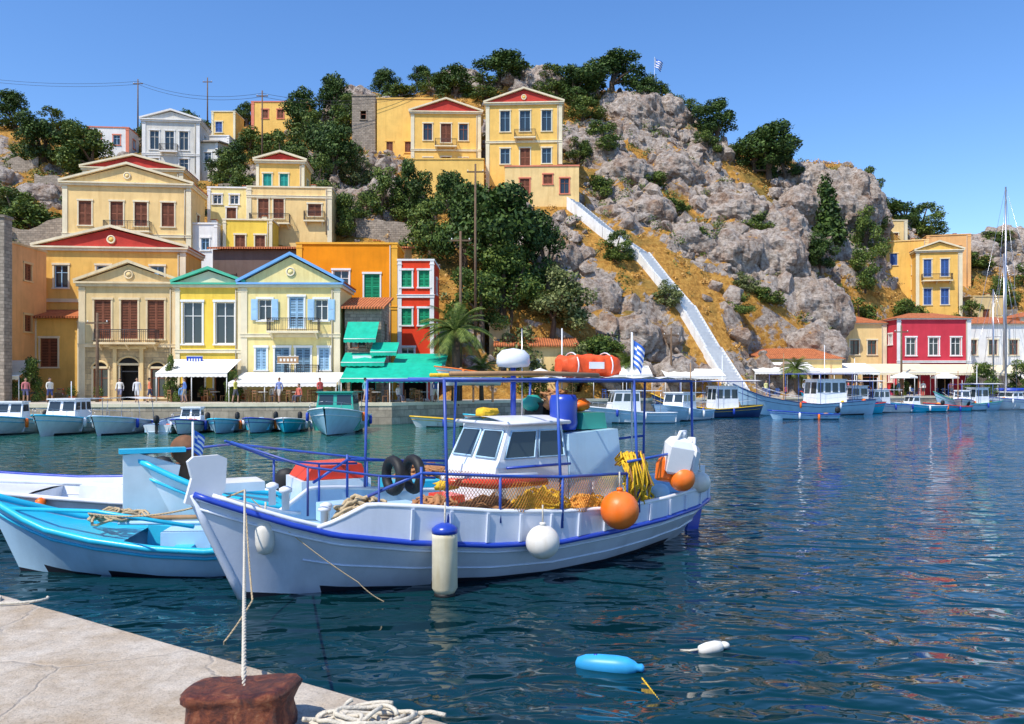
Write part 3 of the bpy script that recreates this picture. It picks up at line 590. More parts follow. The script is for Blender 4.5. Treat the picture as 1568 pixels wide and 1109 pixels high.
T_=[('broad',-1,83,12.5,13),('broad',-5,84,11,9),('broad',4,85,9.5,9),('mid',-9,86,8.5,7),('broad',-12.8,95,9,7.5),('mid',-15.5,94,6.5,6),('broad',-7,92,8,7),('mid',-1,80,8,9),('olive',5.5,80,6,7),
('olive',1,77,7.5,8),('olive',4,79,7,8),('mid',-3,76,7,7),('olive',6,76,5.5,6),('bush',8,78,4,5),('mid',0,80,8,8),('bush',10,80,3,4),('bush',2,73,2.5,4),
('broad',39.5,122,10,13),('broad',37.5,123,7,8),('broad',42,122,7,8),('cyp',46,115,10,11),('mid',50,113,7.5,7),('mid',52,117,8,7),('mid',47,108,7,8),('mid',44,104,6.5,7),('broad',42.5,110,6,6),('olive',49,105,5.5,7),('mid',54,122,7,7),('mid',42,101,4.5,6),('mid',50,102.5,5,7),('mid',56,113,5,6),
('broad',-2,131,7,11),('mid',2,133,5.5,8),('broad',10,127,7.5,11),('broad',16,129,8,12),('mid',13,131,6,8),('broad',-21,134,5.5,6),('broad',-15.5,135,5,6),('broad',-9,127,6.5,9),('mid',-13,129,5,7),('broad',33,128,7.5,9),('mid',29,131,5,7),('mid',7,128,6,8),('broad',20,127,6,7),('mid',13,116,6,8),('mid',9.5,114,4.5,6),('mid',-4,127,5,8),('bush',5,124,4,7),('bush',24,130,3.5,5),('mid',11,123,5,7),('bush',-18,131,3.5,6),
('broad',-28,125,9,8),('broad',-32,123,8.5,8),('mid',-40,121,5,7),('mid',-30,119,7,8),('broad',-52,128,6,9),('mid',-58,128,5,7),('broad',-62,112,8.5,10),('mid',-58,110,7.5,9),('broad',-66,112,8,9),('mid',-70,118,6.5,8),('broad',-86,138,7,10),('broad',-94,136,8,10),('mid',-79,138,5,8),('broad',-50,118,6,6),('mid',-25,120,7,8),('mid',-35,116,6,8),
('broad',-39.5,110,5.5,7),('mid',-37,106,5.5,6),('broad',-26,106,10,8),('mid',-29,103,7,7),('broad',-22.5,102,8,8),('mid',-24,97,6.5,6),('olive',-20,103,6,6),('broad',-46,138,5,6),('mid',-31,107,7,7),('mid',-56,90,5.5,8),('olive',-60,92,4.5,8),('mid',-64,95,5.5,8),('bush',-53,88,4.5,7),('bush',-20,92,4,5),('mid',-17.5,89,5,5),('olive',-55,84,4,7),('mid',-35,101,5,6),('mid',-52,96,5,7),('bush',-45,103,4,7),
('bush',12,108,4,5),('bush',20,112,3.5,5),('mid',12,92,4,5),('olive',17,88,3.5,4),('bush',24,100,3.5,5),('bush',26,92,3,4),('mid',77,126,6,7),('mid',68,118,5.5,6),('mid',71,138,6.5,9),('broad',67,136,5.5,8),('mid',62,140,5,8),('bush',78,134,4,7),('mid',85,130,6,8),('bush',58,115,4,5),('mid',86,142,4.5,9),('mid',-44,86,5,5),('mid',-25.5,92.5,4.5,4),('bush',64,113,3.5,6),('olive',73,115,4.5,7),('bush',31,96,3,5),('bush',33,108,3.5,5),('olive',28,96,3,4),('bush',22,106,3,4),('mid',30,122,4.5,6)]
for t in T_:
    nm={'broad':'broadleaf_tree','mid':'broadleaf_tree','bush':'green_bush','olive':'olive_tree','cyp':'cypress_tree'}[t[0]]
    tree(t[0],nm,t[1],t[2],t[3],t[4])
for x,y,h,w in((-38,58.5,4.6,3),(-35.3,58,3.8,2.4),(-24.9,58.6,4.0,1.8),(-20.5,58,2.8,1.6),(54,92,4.5,5),(60,94,5,5),(45,93,3.5,3)): tree('mid','quayside_tree',x,y,h,w,G)
def mass(name,n,mat,size,cond,kleaf,xr=(-75,95),yr=(68,142),flat=.7,seed=1):
    rg=np.random.default_rng(seed); lob=[]
    while len(lob)<n:
        x=rg.uniform(*xr);y=rg.uniform(*yr); i=int(np.argmin(np.abs(ys-y)));j=int((x+130)/.62)
        if hd[i,j]<.8 or SD[i,j]<1.9 or Z[i,j]<2.2: continue
        if not cond(x,y,rockmask[i,j],rg): continue
        s=size*rg.uniform(.4,1.5); lob.append((x,y,Z[i,j]+s*.2,s,s,s*flat))
    V,F=leaves(lob,n*kleaf,.16,rg,.3); me=npmesh(name,V,F,[mat]); o=bpy.data.objects.new(name,me); scn.collection.objects.link(o)
mass('hillside_shrubs',950,LF_M,.8,lambda x,y,r,g: mn.noise(Vector((x*.08,y*.08,2)))>.02 or x<-20,50,seed=3)
mass('hillside_olive_scrub',600,LF_O,.6,lambda x,y,r,g: True,40,seed=4)
mass('hillside_dry_grass',2300,LF_DRY,.5,lambda x,y,r,g: r<.8,24,flat=.5,seed=5)
# palms
def palmmesh():
    mb=MB(); h=5.0
    mb.tube([(0,0,-.3),(.05,0,h*.5),(0,.05,h)],[.34,.28,.32],BARK,9)
    rg=random.Random(3)
    for i in range(48):
        a=rg.uniform(0,6.28); el=rg.uniform(-.4,1.35); Ln=rg.uniform(2.4,3.1); pts=[]
        d=Vector((math.cos(a)*math.cos(el),math.sin(a)*math.cos(el),math.sin(el))); p=Vector((0,0,h))
        for k in range(10):
            pts.append(p.copy()); p=p+d*Ln/9; d.z-=.17; d.normalize()
        mb.tube(pts,[.035-.003*k for k in range(10)],LF_P,4)
        sd=Vector((-math.sin(a),math.cos(a),0))
        for k in range(1,10):
            for u in(0,.33,.66):
                q=pts[k].lerp(pts[min(9,k+1)],u); t=(pts[min(9,k+1)]-pts[k-1]).normalized(); ll=.62*math.sin(math.pi*min(.95,(k+u)/10))+.12
                for s in(-1,1):
                    tip=q+(sd*s*.8+t*.6+Vector((0,0,-.35))).normalized()*ll
                    mb.add([q-t*.04,q+t*.04,tip],[(0,1,2)],LF_P)
    return mb.obj('palm_tree')
pm=palmmesh(); pm.location=(-4.3,60.5,G); pm.scale=(1.05,1.05,1.05)
for x,y,s in((11,76.5,.75),(9.4,76.8,.6),(30.2,84.8,.7),(-2.4,63,.6)):
    o=pm.copy(); scn.collection.objects.link(o); o.location=(x,y,G); o.scale=(s,s,s*.85); o.rotation_euler=(0,0,x)
# ------------------------------------------------------------------ stairs
WH=M('whitewash',(.78,.77,.74),.8,.1,2,.2,stain=.5,staincol=(.46,.41,.34))
PAVE=M('white_steps',(.50,.48,.45),.85,.15,2,.2)
RISE=M('step_risers',(.80,.79,.76),.85,.1,2)
sb=MB()
for kk,(a,b) in enumerate(zip(STAIR[:-1],STAIR[1:])):
    a=Vector(a);b=Vector(b);d=(b-a);L2=Vector((d.x,d.y,0));n=max(1,int(abs(d.z)/.30)); u=L2.normalized(); s=Vector((-u.y,u.x,0))
    hw=.78 if kk<4 else .78+.15*(kk-3)
    for i in range(n):
        p=a+L2*(i/n); q=a+L2*((i+1)/n); z=a.z+d.z*(i/n)
        c=[p-s*hw,p+s*hw,q+s*hw,q-s*hw]; cc=[(v.x,v.y,z-.9) for v in c]+[(v.x,v.y,z) for v in c]
        sb.add(cc,[(4,5,6,7)],PAVE); sb.add(cc,[(2,3,7,6),(0,1,5,4),(1,2,6,5),(3,0,4,7)],RISE)
    for sg in(-1,1):
        o1=s*sg*hw;o2=s*sg*(hw+.25)
        pts=[a+o1,a+o2,b+o2,b+o1]
        sb.add([(v.x,v.y,v.z-1.6) for v in pts]+[(v.x,v.y,v.z+.22) for v in pts],[(0,1,2,3)[::-1],(4,5,6,7),(0,1,5,4),(1,2,6,5),(2,3,7,6),(3,0,4,7)],WH)
sb.obj('hillside_staircase')
# ------------------------------------------------------------------ quays
def pavemat(name,col,sc=1.2):
    m,nt,b=nodemat(name); pos=nt.nodes.new('ShaderNodeNewGeometry').outputs['Position']
    v=nt.nodes.new('ShaderNodeTexVoronoi'); v.feature='DISTANCE_TO_EDGE'; v.inputs['Scale'].default_value=sc
    nd=noise_node(nt,pos,2.2,5); mp=mixc(nt,.22,pos,nd.outputs['Color']); L(nt,mp,v.inputs['Vector'])
    n=noise_node(nt,pos,9,8,.78); n2=noise_node(nt,pos,1.4,6,.7); n4=noise_node(nt,pos,70,2,.5)
    c=ramp(nt,n.outputs['Fac'],[(.3,[x*.72 for x in col]),(.55,col),(.8,[min(1,x*1.12) for x in col])])
    d=ramp(nt,n2.outputs['Fac'],[(.36,(.74,.66,.56)),(.60,(1.0,1.0,1.0))]); t=mixc(nt,1.0,c.outputs[0],d.outputs[0],'MULTIPLY')
    g=ramp(nt,n4.outputs['Fac'],[(.32,.72),(.48,1.0)]); t=mixc(nt,1.0,t,g.outputs[0],'MULTIPLY')
    jr=ramp(nt,v.outputs['Distance'],[(.0,.75),(.014,0.0)])
    jf=mixc(nt,jr.outputs[0],t,[x*.60 for x in col]); L(nt,jf,b.inputs['Base Color']); b.inputs['Roughness'].default_value=.85; b.inputs['Specular IOR Level'].default_value=.25
    bp=nt.nodes.new('ShaderNodeBump');bp.inputs['Distance'].default_value=.02;bp.inputs['Strength'].default_value=1; h=mixc(nt,jr.outputs[0],n.outputs['Fac'],(0,0,0)); L(nt,h,bp.inputs['Height']);L(nt,bp.outputs[0],b.inputs['Normal'])
    return m
QP=pavemat('quay_paving',(.64,.56,.46),1.0)
QFAR=M('far_quay_paving',(.52,.46,.37),.85,.15,.5)
QW=brickish('quay_wall_stone',(.52,.42,.30),(.26,.21,.15),1.1,.5)
EDGE=[(-110,38),(-60,46.5),(-40,49),(-29,50.8),(-8.3,55),(-1,64),(6,70),(14,75.5),(23,79),(40,86.5),(60,94.5),(130,112)]
qb=MB()
for a,b in zip(EDGE[:-1],EDGE[1:]):
    qb.quad((a[0],a[1]+.4,G),(b[0],b[1]+.4,G),(b[0],b[1]+35,G),(a[0],a[1]+35,G),QFAR)
    qb.quad((a[0],a[1]+.05,-3),(b[0],b[1]+.05,-3),(b[0],b[1]+.05,G-.2),(a[0],a[1]+.05,G-.2),QW)
    p=[(a[0],a[1]),(b[0],b[1]),(b[0],b[1]+.4),(a[0],a[1]+.4)]
    qb.add([(x,y,G-.2) for x,y in p]+[(x,y,G+.03) for x,y in p],[(0,1,2,3),(4,5,6,7),(0,1,5,4),(2,3,7,6)],CREAM)
qb.obj('harbour_quay')
nq=MB()
e0=Vector((-4.19,6.52)); e1=Vector((-.275,4.0)); dd=(e1-e0).normalized(); nn=Vector((-dd.y,dd.x))
if nn.y<0: nn=-nn
nq.grid([[(*(e0+dd*(-30+i*1.5)-nn*(.03+j*1.5)),1.0) for i in range(61)] for j in range(20)],QP,False)
prof=[(-.03,1.0),(-.008,.99),(.004,.965),(.01,.6),(.0,-3)]
rows=[]
for off_,z in prof:
    rows.append([(*(e0+dd*(-30+i*.25)+nn*(off_+.022*mn.noise(Vector((i*.6,z,0))) if z<.995 else off_)),z) for i in range(361)])
nq.grid(rows,QP)
nq.obj('stone_quay')
# ------------------------------------------------------------------ water
def watermat():
    m,nt,b=nodemat('harbour_water'); pos=nt.nodes.new('ShaderNodeNewGeometry').outputs['Position']
    b.inputs['Roughness'].default_value=.015; b.inputs['IOR'].default_value=1.36; b.inputs['Specular IOR Level'].default_value=.5
    n0=noise_node(nt,mapping(nt,pos,(.06,.06,.06)),1,3)
    c=ramp(nt,n0.outputs['Fac'],[(.35,(.0015,.024,.028)),(.65,(.002,.036,.055))])
    sx=nt.nodes.new('ShaderNodeSeparateXYZ');L(nt,pos,sx.inputs[0])
    g=nt.nodes.new('ShaderNodeMapRange');L(nt,sx.outputs[1],g.inputs[0]);g.inputs[1].default_value=14;g.inputs[2].default_value=40
    g2=nt.nodes.new('ShaderNodeMapRange');L(nt,sx.outputs[0],g2.inputs[0]);g2.inputs[1].default_value=18;g2.inputs[2].default_value=-6
    mm=nt.nodes.new('ShaderNodeMath');mm.operation='MULTIPLY';L(nt,g.outputs[0],mm.inputs[0]);L(nt,g2.outputs[0],mm.inputs[1])
    shal=mixc(nt,mm.outputs[0],c.outputs[0],(.010,.11,.085))
    g3=nt.nodes.new('ShaderNodeMapRange');L(nt,sx.outputs[0],g3.inputs[0]);g3.inputs[1].default_value=3;g3.inputs[2].default_value=22
    sky_tint=mixc(nt,g3.outputs[0],shal,(.002,.07,.14)); L(nt,sky_tint,b.inputs['Base Color'])  # blue of the reflected sky painted into the base colour towards the right
    a=noise_node(nt,mapping(nt,pos,(.85,1.45,1),(0,0,.25)),1.0,1.0,.4,1.1)
    bb=noise_node(nt,mapping(nt,pos,(2.6,4.2,1),(0,0,-.3)),1.0,1.2,.4,1.0)
    s1=nt.nodes.new('ShaderNodeMath');s1.operation='MULTIPLY';L(nt,bb.outputs['Fac'],s1.inputs[0]);s1.inputs[1].default_value=.20
    s2=nt.nodes.new('ShaderNodeMath');s2.operation='ADD';L(nt,a.outputs['Fac'],s2.inputs[0]);L(nt,s1.outputs[0],s2.inputs[1])
    bp=nt.nodes.new('ShaderNodeBump');bp.inputs['Strength'].default_value=1;bp.inputs['Distance'].default_value=.17;L(nt,s2.outputs[0],bp.inputs['Height']);L(nt,bp.outputs[0],b.inputs['Normal'])
    return m
wm=MB(); wm.quad((-3000,-3000,0),(3000,-3000,0),(3000,3000,0),(-3000,3000,0),watermat()); wm.obj('harbour_water')
# ------------------------------------------------------------------ boats
def paint(name,col,r=.3): return M(name,col,r,.07,1.5,.08,30,stain=.4,staincol=[c*.66 for c in col],spec=.5)
BW=paint('boat_white',(.78,.80,.82)); BHULL=paint('hull_white',(.68,.73,.82),.22); BBLUE=paint('boat_blue',(.02,.06,.42)); BTURQ=paint('boat_turquoise',(.03,.52,.74)); BLB=paint('boat_pale_blue',(.46,.68,.84))
BRED=paint('boat_red',(.78,.05,.02)); BYEL=paint('boat_yellow',(.80,.50,.03)); BANTI=M('antifouling',(.02,.02,.03),.5); BNAVY=paint('boat_navy',(.03,.06,.16)); BGREEN=paint('boat_green',(.03,.34,.26)); WOODD=M('deck_wood',(.36,.21,.10),.6,.25,5)
PIPE=M('blue_pipe',(.03,.09,.40),.4,.15,5,stain=.5,staincol=(.16,.08,.05)); BLK=M('black_rubber',(.015,.015,.015),.6); ORN=M('orange_plastic',(.92,.17,.01),.4,.1,3,.1,40,stain=.35,staincol=(.75,.30,.10)); STEEL=M('steel',(.5,.5,.52),.3,metal=.9)
ROPE=M('hemp_rope',(.52,.40,.24),.9,.25,40,.5,80); ROPEW=M('white_rope',(.62,.56,.45),.9,.2,40,.5,80); NETY=M('yellow_net',(.80,.50,.03),.9,.3,20,.5,60); NETO=M('orange_net',(.80,.34,.06),.9,.3,20,.5,60); NETB=M('brown_net',(.40,.19,.08),.9,.3,20)
def hullfn(L_,hbT,hbV,zV,rake_b,rake_s,keel,trans):
    def hb(t): return float(np.interp(t,hbT,hbV))
    def zs(t): return float(np.interp(t,hbT,zV))
    def P(t,h,sd,inset=0):
        z=keel+(zs(t)-keel)*h; bow=max(0,1-t/.4); st=0 if trans else max(0,(t-.65)/.35)
        p=.36+.6*bow+.45*st; y=max(0,hb(t)*h**p-inset)*sd
        zr=(z)/zs(t); x=t*L_-rake_b*zr*(1-t)**4+rake_s*zr*t**4
        return (x,y,z)
    return P,hb,zs
DE_T=[0,.02,.05,.1,.15,.25,.375,.5,.625,.75,.875,.95,.985,1]
DE_H=[.03,.14,.33,.62,.84,1.15,1.35,1.45,1.45,1.35,1.05,.66,.34,.04]
DE_Z=[1.37,1.28,1.16,.98,.83,.68,.55,.49,.535,.59,.64,.67,.68,.685]
TR_T=[0,.03,.08,.15,.25,.4,.55,.7,.85,1]; TR_H=[.03,.2,.42,.65,.84,.97,1,.99,.95,.86]
def build_hull(mb,P,trans,hm,bm,N=32,Mh=10):
    ts=[(i/N) for i in range(N+1)]; hs=[0,.1,.2,.3,.4,.5,.6,.7,.8,.9,1]
    for sd in(-1,1):
        mb_rows=[[P(t,h,sd) for h in hs] for t in ts]
        o=len(mb.V); 
        pts=[p for r in mb_rows for p in r]
        if mb.T is not None: pts=[tuple(mb.T@Vector(p)) for p in pts]
        mb.V.extend(pts); n=len(hs)
        for i in range(N):
            for j in range(n-1):
                zc=(mb_rows[i][j][2]+mb_rows[i+1][j+1][2])/2
                mb.F.append((o+i*n+j,o+(i+1)*n+j,o+(i+1)*n+j+1,o+i*n+j+1)); mb.I.append(mb.mi(bm if zc<.04 else hm)); mb.S.append(True)
    if trans:
        for j in range(len(hs)-1): mb.quad(P(1,hs[j],-1),P(1,hs[j],1),P(1,hs[j+1],1),P(1,hs[j+1],-1),hm)
def strake(mb,P,h,r,mat,t0=0,t1=1,N=40,off=.01):
    for sd in(-1,1):
        mb.tube([ (lambda q:(q[0],q[1]+off*sd,q[2]))(P(t0+(t1-t0)*i/N,h,sd)) for i in range(N+1)],r,mat,6)
def outboard(mb,x,z,mat=BLK,y=0):
    mb.lathe([(.05,-.02),(.16,0),(.19,.12),(.18,.3),(.12,.4),(.03,.43)],mat,(x+.2,y,z),12,1.2,.8); mb.box(x+.12,x+.26,y-.06,y+.06,z-.6,z,mat); mb.box(x-.08,x+.12,y-.05,y+.05,z-.15,z-.05,mat)
def boat(name,x,y,ang,L_,B,fb,hm=BW,rub=BBLUE,deck=BW,kind='open',trans=True,top=BW,bm=BANTI,z=0,ch=1.0,clutter=9):
    e=empty(name,(x,y,z),R(ang)); k=fb
    if trans: P,hb,zs=hullfn(L_,TR_T,[h*B/2 for h in TR_H],[k*(1.45-.6*min(1,t*1.5)) for t in TR_T],.5*k/.6,.06,-.3,True)
    else: P,hb,zs=hullfn(L_,DE_T,[h*B/2.9 for h in DE_H],[z_*fb/.6 for z_ in DE_Z],.55*k/.6,.4,-.4,False)
    mb=MB(); build_hull(mb,P,trans,hm,bm,22); strake(mb,P,1,.045,rub,N=20); strake(mb,P,.8,.02,rub,N=16)
    mb.obj('hull',e); d=MB(); N=20
    cov=.32 if kind in('open','skiff') else .42
    ts=[i/N for i in range(N+1)]
    def row(t,drop,ins): 
        zz=zs(t)-drop; w=max(.01,hb(t)-ins); xx=P(t,1,1)[0]; return [(xx,-w,zz),(xx,-w*.4,zz+.03),(xx,w*.4,zz+.03),(xx,w,zz)]
    d.grid([row(t,.03,.03) for t in ts if t<=cov],deck)
    fl=.12
    if kind=='caique' or not trans: d.grid([row(t,.14,.05) for t in ts if t>=cov-.05],deck)
    else:
        def inner(t):
            xx=P(t,1,1)[0]; w=max(.02,hb(t)); return [(xx,-w+.02,zs(t)-.005),(xx,-w+.13,zs(t)-.005),(xx,-w*.8+.08,fl),(xx,w*.8-.08,fl),(xx,w-.13,zs(t)-.005),(xx,w-.02,zs(t)-.005)]
        d.grid([inner(t) for t in ts if t>=cov-.001],deck,False)
        tc=[t for t in ts if t<=cov][-1]; xx=P(tc,1,1)[0]; w=hb(tc)
        d.poly([(xx,-w+.05,zs(tc)-.04),(xx,w-.05,zs(tc)-.04),(xx,w*.8,fl),(xx,-w*.8,fl)],deck)
        for t in(.55,.78): xx=t*L_; w=hb(t)-.08; d.box(xx-.13,xx+.13,-w,w,zs(t)-.2,zs(t)-.15,rub if kind=='open' else deck)
        d.box(L_-.06,L_-.01,-hb(1)+.06,hb(1)-.06,.1,zs(1)+.01,deck)
    if kind in('open','skiff','cuddy') and trans: outboard(d,L_,zs(1)+.12,BLK)
    d.obj('deck',e); c=MB()
    zd=zs(.4)
    def cabin(x0,x1,w,h0,h1,mat,winm=GLASS,slant=.35):
        b=[(x0,-w,h0),(x1,-w,h0),(x1,w,h0),(x0,w,h0)]; t=[(x0+slant,-w*.88,h1),(x1-.05,-w*.88,h1),(x1-.05,w*.88,h1),(x0+slant,w*.88,h1)]
        c.add(b+t,[(0,1,5,4),(1,2,6,5),(2,3,7,6),(3,0,4,7),(4,5,6,7)],mat)
        c.box(x0+slant-.18,x1+.08,-w*.95,w*.95,h1+.002,h1+.07,mat)
        def panel(q,a0,a1,z0,z1,nrm):
            A,Bq,C,D=[Vector(v) for v in q]
            def pt(u,v): return A.lerp(Bq,u).lerp(D.lerp(C,u),v)+Vector(nrm)*.012
            c.quad(pt(a0,z0),pt(a1,z0),pt(a1,z1),pt(a0,z1),winm)
        n=max(1,int((x1-x0)/.7))
        for i in range(n):
            for q,nr in (((b[0],b[1],t[1],t[0]),(0,-1,0)),((b[3],b[2],t[2],t[3]),(0,1,0))): panel(q,(i+.12)/n,(i+.88)/n,.5,.88,nr)
        for i in range(2): panel((b[0],b[3],t[3],t[0]),(i+.1)/2,(i+.9)/2,.45,.9,(-1,0,.2)); panel((b[1],b[2],t[2],t[1]),(i+.1)/2,(i+.9)/2,.45,.9,(1,0,0))
    if kind=='cabin':
        cabin(L_*.3,L_*.62,B*.34,zd-.1,zd+1.15*ch,top); c.box(L_*.62,L_*.85,-B*.33,B*.33,zd+1.15*ch,zd+1.15*ch+.05,top)
        for sx in(-1,1): c.tube([(L_*.84,sx*B*.3,zd-.2),(L_*.84,sx*B*.3,zd+1.15*ch)],.02,STEEL,5)
        c.tube([(L_*.5,0,zd+1.2*ch),(L_*.5,0,zd+2.3*ch)],.025,BW,5)
    if kind=='cuddy': cabin(L_*.38,L_*.46+.5,B*.33,zd-.1,zd+.75*ch,top)
    if kind=='bimini':
        for t in(.5,.8):
            for sx in(-1,1): c.tube([(L_*t,sx*B*.4,zd-.1),(L_*t,sx*B*.36,zd+1.1)],.018,STEEL,5)
        c.grid([[(L_*(.45+.4*i/6),B*.42*(j/4-1),zd+1.1+.12*math.cos((j/4-1)*1.4)) for j in range(9)] for i in range(7)],top)
    if kind=='caique':
        cabin(L_*.5,L_*.74,B*.3,zs(.5)-.1,zs(.5)+1.7*ch,top,slant=.2)
        c.tube([(L_*.3,0,0),(L_*.3,0,fb+3.4*ch)],[.07,.04],WOODD,7); c.tube([(L_*.62,0,0),(L_*.62,0,fb+4.0*ch)],[.05,.03],BW,6)
        hh=2.1*ch
        for sx in(-1,1):
            for t in(.25,.5,.75,.93): c.tube([(L_*t,sx*(hb(t)-.05),zs(t)-.05),(L_*t,sx*(hb(t)-.05),zs(.5)+hh)],.022,PIPE,5)
            c.tube([(L_*t,sx*(hb(t)-.05),zs(.5)+hh) for t in(.25,.5,.75,.93)],.022,PIPE,5)
            c.tube([(L_*t,sx*(hb(t)-.05),zs(t)+.5) for t in(.1,.25,.5,.75,.93)],.018,BW,5)
        c.grid([[(L_*(.45+.5*i/5),hb(.7)*.95*(j/3-1),zs(.5)+hh+.03+.1*math.cos((j/3-1)*1.5)) for j in range(7)] for i in range(6)],BW)
    if kind in('cabin','cuddy','bimini'):
        for sx in(-1,1):
            pts=[(P(t,1,1)[0]+.05,sx*max(.02,hb(t)-.06),zs(t)+.35) for t in(.01,.1,.2,.32)]; c.tube(pts,.014,STEEL,5)
            for p,t in zip(pts[1:],(.1,.2,.32)): c.tube([(p[0],p[1],zs(t)),p],.012,STEEL,4)
    rr=random.Random(name+str(x))
    for t in(.35,.65):
        for sx in(-1,1):
            zt=zs(t); c.lathe([(.02,-.28),(.09,-.24),(.1,0),(.09,.2),(.02,.25)],rr.choice([BW,BW,ORN,BBLUE]),(L_*t,sx*(hb(t)+.1),zt-.25),8)
    for _ in range(clutter):
        t=rr.uniform(.3,.9); c.ball((L_*t,rr.uniform(-.6,.6)*hb(t),(zs(t)+.02 if (kind=='caique' or t<cov) else .3)),rr.uniform(.12,.28),rr.choice([BLB,NETY,ORN,WOODD,BW,BBLUE,NETO,BRED]),9,(1,1,.7),.5,rr.random()*9)
    c.obj('fittings',e); return e
boat('small_motorboat',-28.0,42.0,94,6.4,2.3,.78,BW,BTURQ,BW,'cuddy',ch=1.2)
boat('small_cabin_boat',-25.0,42.2,93,6.6,2.4,.80,BW,BTURQ,BW,'cabin',top=BW,ch=.9)
boat('small_motorboat',-22.2,42.6,92,6.2,2.4,.75,BW,BLB,BW,'bimini')
boat('dinghy_with_outboard',-20.0,49.0,-86,4.8,1.8,.6,BW,BNAVY,BLB,'open')
boat('small_motorboat',-18.3,43.6,95,5.4,1.8,.6,BW,BBLUE,BLB,'cuddy')
boat('blue_skiff',-16.5,44.4,97,5.2,1.8,.6,BLB,BTURQ,BLB,'open')
boat('blue_skiff',-14.7,44.8,92,5.2,1.8,.62,BLB,BBLUE,BTURQ,'open')
boat('blue_skiff',-12.9,45.2,96,5.2,1.8,.6,BTURQ,BW,BLB,'open')
boat('teal_cabin_boat',-9.9,42.6,93,7.8,3.2,1.05,BLB,BW,BGREEN,'cabin',top=BGREEN)
boat('white_motorboat',-31.5,42.5,92,5.8,2.2,.7,BW,BBLUE,BW,'cuddy')
boat('white_skiff',-6.2,51.5,20,4.6,1.7,.5,BW,BYEL,WOODD,'open')
boat('white_skiff',-2.8,53.0,15,5.0,1.8,.55,BW,BTURQ,BW,'open')
boat('white_cabin_boat',4.9,57,8,6.8,2.4,.9,BLB,BW,BW,'cabin',ch=1.15)
boat('white_motor_cruiser',10.8,58.8,50,7.0,2.6,.9,BLB,BLB,BW,'cabin')
boat('wooden_caique',12.4,66.5,12,9.0,3.0,.9,BNAVY,BYEL,BW,'caique',False,ch=1.1)
boat('big_fishing_caique',21.2,72.5,8,12.5,4.1,1.25,BLB,BNAVY,BW,'caique',False,ch=1.3)
boat('blue_rowing_boat',20.9,63.8,5,5.2,1.7,.5,BLB,BBLUE,BTURQ,'open')
boat('white_cabin_boat',33.5,79,20,7,2.5,.9,BW,BBLUE,BW,'cabin',ch=1.1)
boat('fishing_caique',28.5,76.5,12,8,2.8,.95,BTURQ,BRED,BW,'caique',False,ch=1.1)
boat('turquoise_boat',38,81,12,6.5,2.2,.75,BTURQ,BW,BLB,'cuddy')
boat('red_skiff',43.8,84,14,5,1.8,.6,BTURQ,BRED,BGREEN,'open')
boat('fishing_caique',46.5,86.5,12,7.5,2.6,.9,BLB,BGREEN,BW,'caique',False)
boat('white_motor_cruiser',48,85,60,7.0,2.5,.9,BW,BBLUE,BW,'cabin')
for nm,x,y,ang,Ln,mh in(('sailing_yacht',50.3,88.5,10,13,25),('sailing_yacht',57,97,20,10,19),('sailing_yacht',61,92,14,11,17),('sailing_yacht',53,92.8,12,9,14)):
    e=boat(nm,x,y,ang,Ln,3.6,1.1,BW,BBLUE,BW,'cuddy'); c=MB()
    mx=Ln*.40; c.tube([(mx,0,1),(mx,0,mh)],[.12,.08],STEEL,8); c.tube([(mx,0,2.2),(mx+4.6,0,2.3)],.18,BBLUE,8)
    c.tube([(mx,0,mh),(-.4,0,1.4)],.02,STEEL,4); c.tube([(mx,0,mh),(Ln,0,1.1)],.02,STEEL,4)
    for s in(-1,1): c.tube([(mx,0,mh-.5),(mx+.1,s*1.1,mh*.6),(mx,s*1.6,1)],.02,STEEL,4); c.tube([(mx,0,mh*.6),(mx,s*1.1,mh*.6)],.03,STEEL,4)
    c.obj('mast_and_rigging',e)
e=boat('laid_up_boat',-5.0,57.6,4,4.2,1.9,.75,BW,ORN,BW,'open',bm=BW,z=3.0); c=MB()
for x in(.8,2.2,3.6): c.box(x-.08,x+.08,-.7,.7,-.45,-.3,WOODP); c.box(x-.06,x+.06,-.6,-.5,-1.5,-.45,WOODP); c.box(x-.06,x+.06,.5,.6,-1.5,-.45,WOODP)
c.obj('stand',e)
# --- main fishing boat
def tangle(mb,c,rx,ry,rz,n,r,mat,seed,seg=26):
    rr=random.Random(seed)
    for i in range(n):
        ph=[rr.uniform(0,6.28) for _ in range(6)]; cx,cy=c[0]+rr.uniform(-.35,.35)*rx,c[1]+rr.uniform(-.35,.35)*ry; f=rr.uniform(.4,1); pts=[]
        for k in range(seg):
            t=k/seg*6.28*1.3
            x=cx+rx*f*math.cos(t+ph[0])*(.8+.3*math.sin(2*t+ph[1])); y=cy+ry*f*math.sin(t+ph[0])*(.8+.3*math.sin(3*t+ph[2]))
            q=max(0,1-((x-c[0])/rx/1.5)**2-((y-c[1])/ry/1.5)**2); pts.append((x,y,c[2]+rz*q*(i+1)/n+.03*math.sin(4*t+ph[3])))
        mb.tube(pts,r,mat,5)
def pile(mb,c,rx,ry,rz,n,r,mat,seed):
    mb.ball((c[0],c[1],c[2]),1,mat,40,(rx*.95,ry*.95,rz*.95),.35,seed,5.5); tangle(mb,c,rx,ry,rz*1.05,n,r,mat,seed)
MBX,MBY,MBA=-3.4,10.1,math.atan2(4.9,6.8)
fe=empty('fishing_boat',(MBX,MBY,0),MBA)
Pm,hbm,zsm=hullfn(8.0,DE_T,DE_H,DE_Z,.62,.55,-.45,False)
mb=MB(); build_hull(mb,Pm,False,BHULL,BANTI,70)
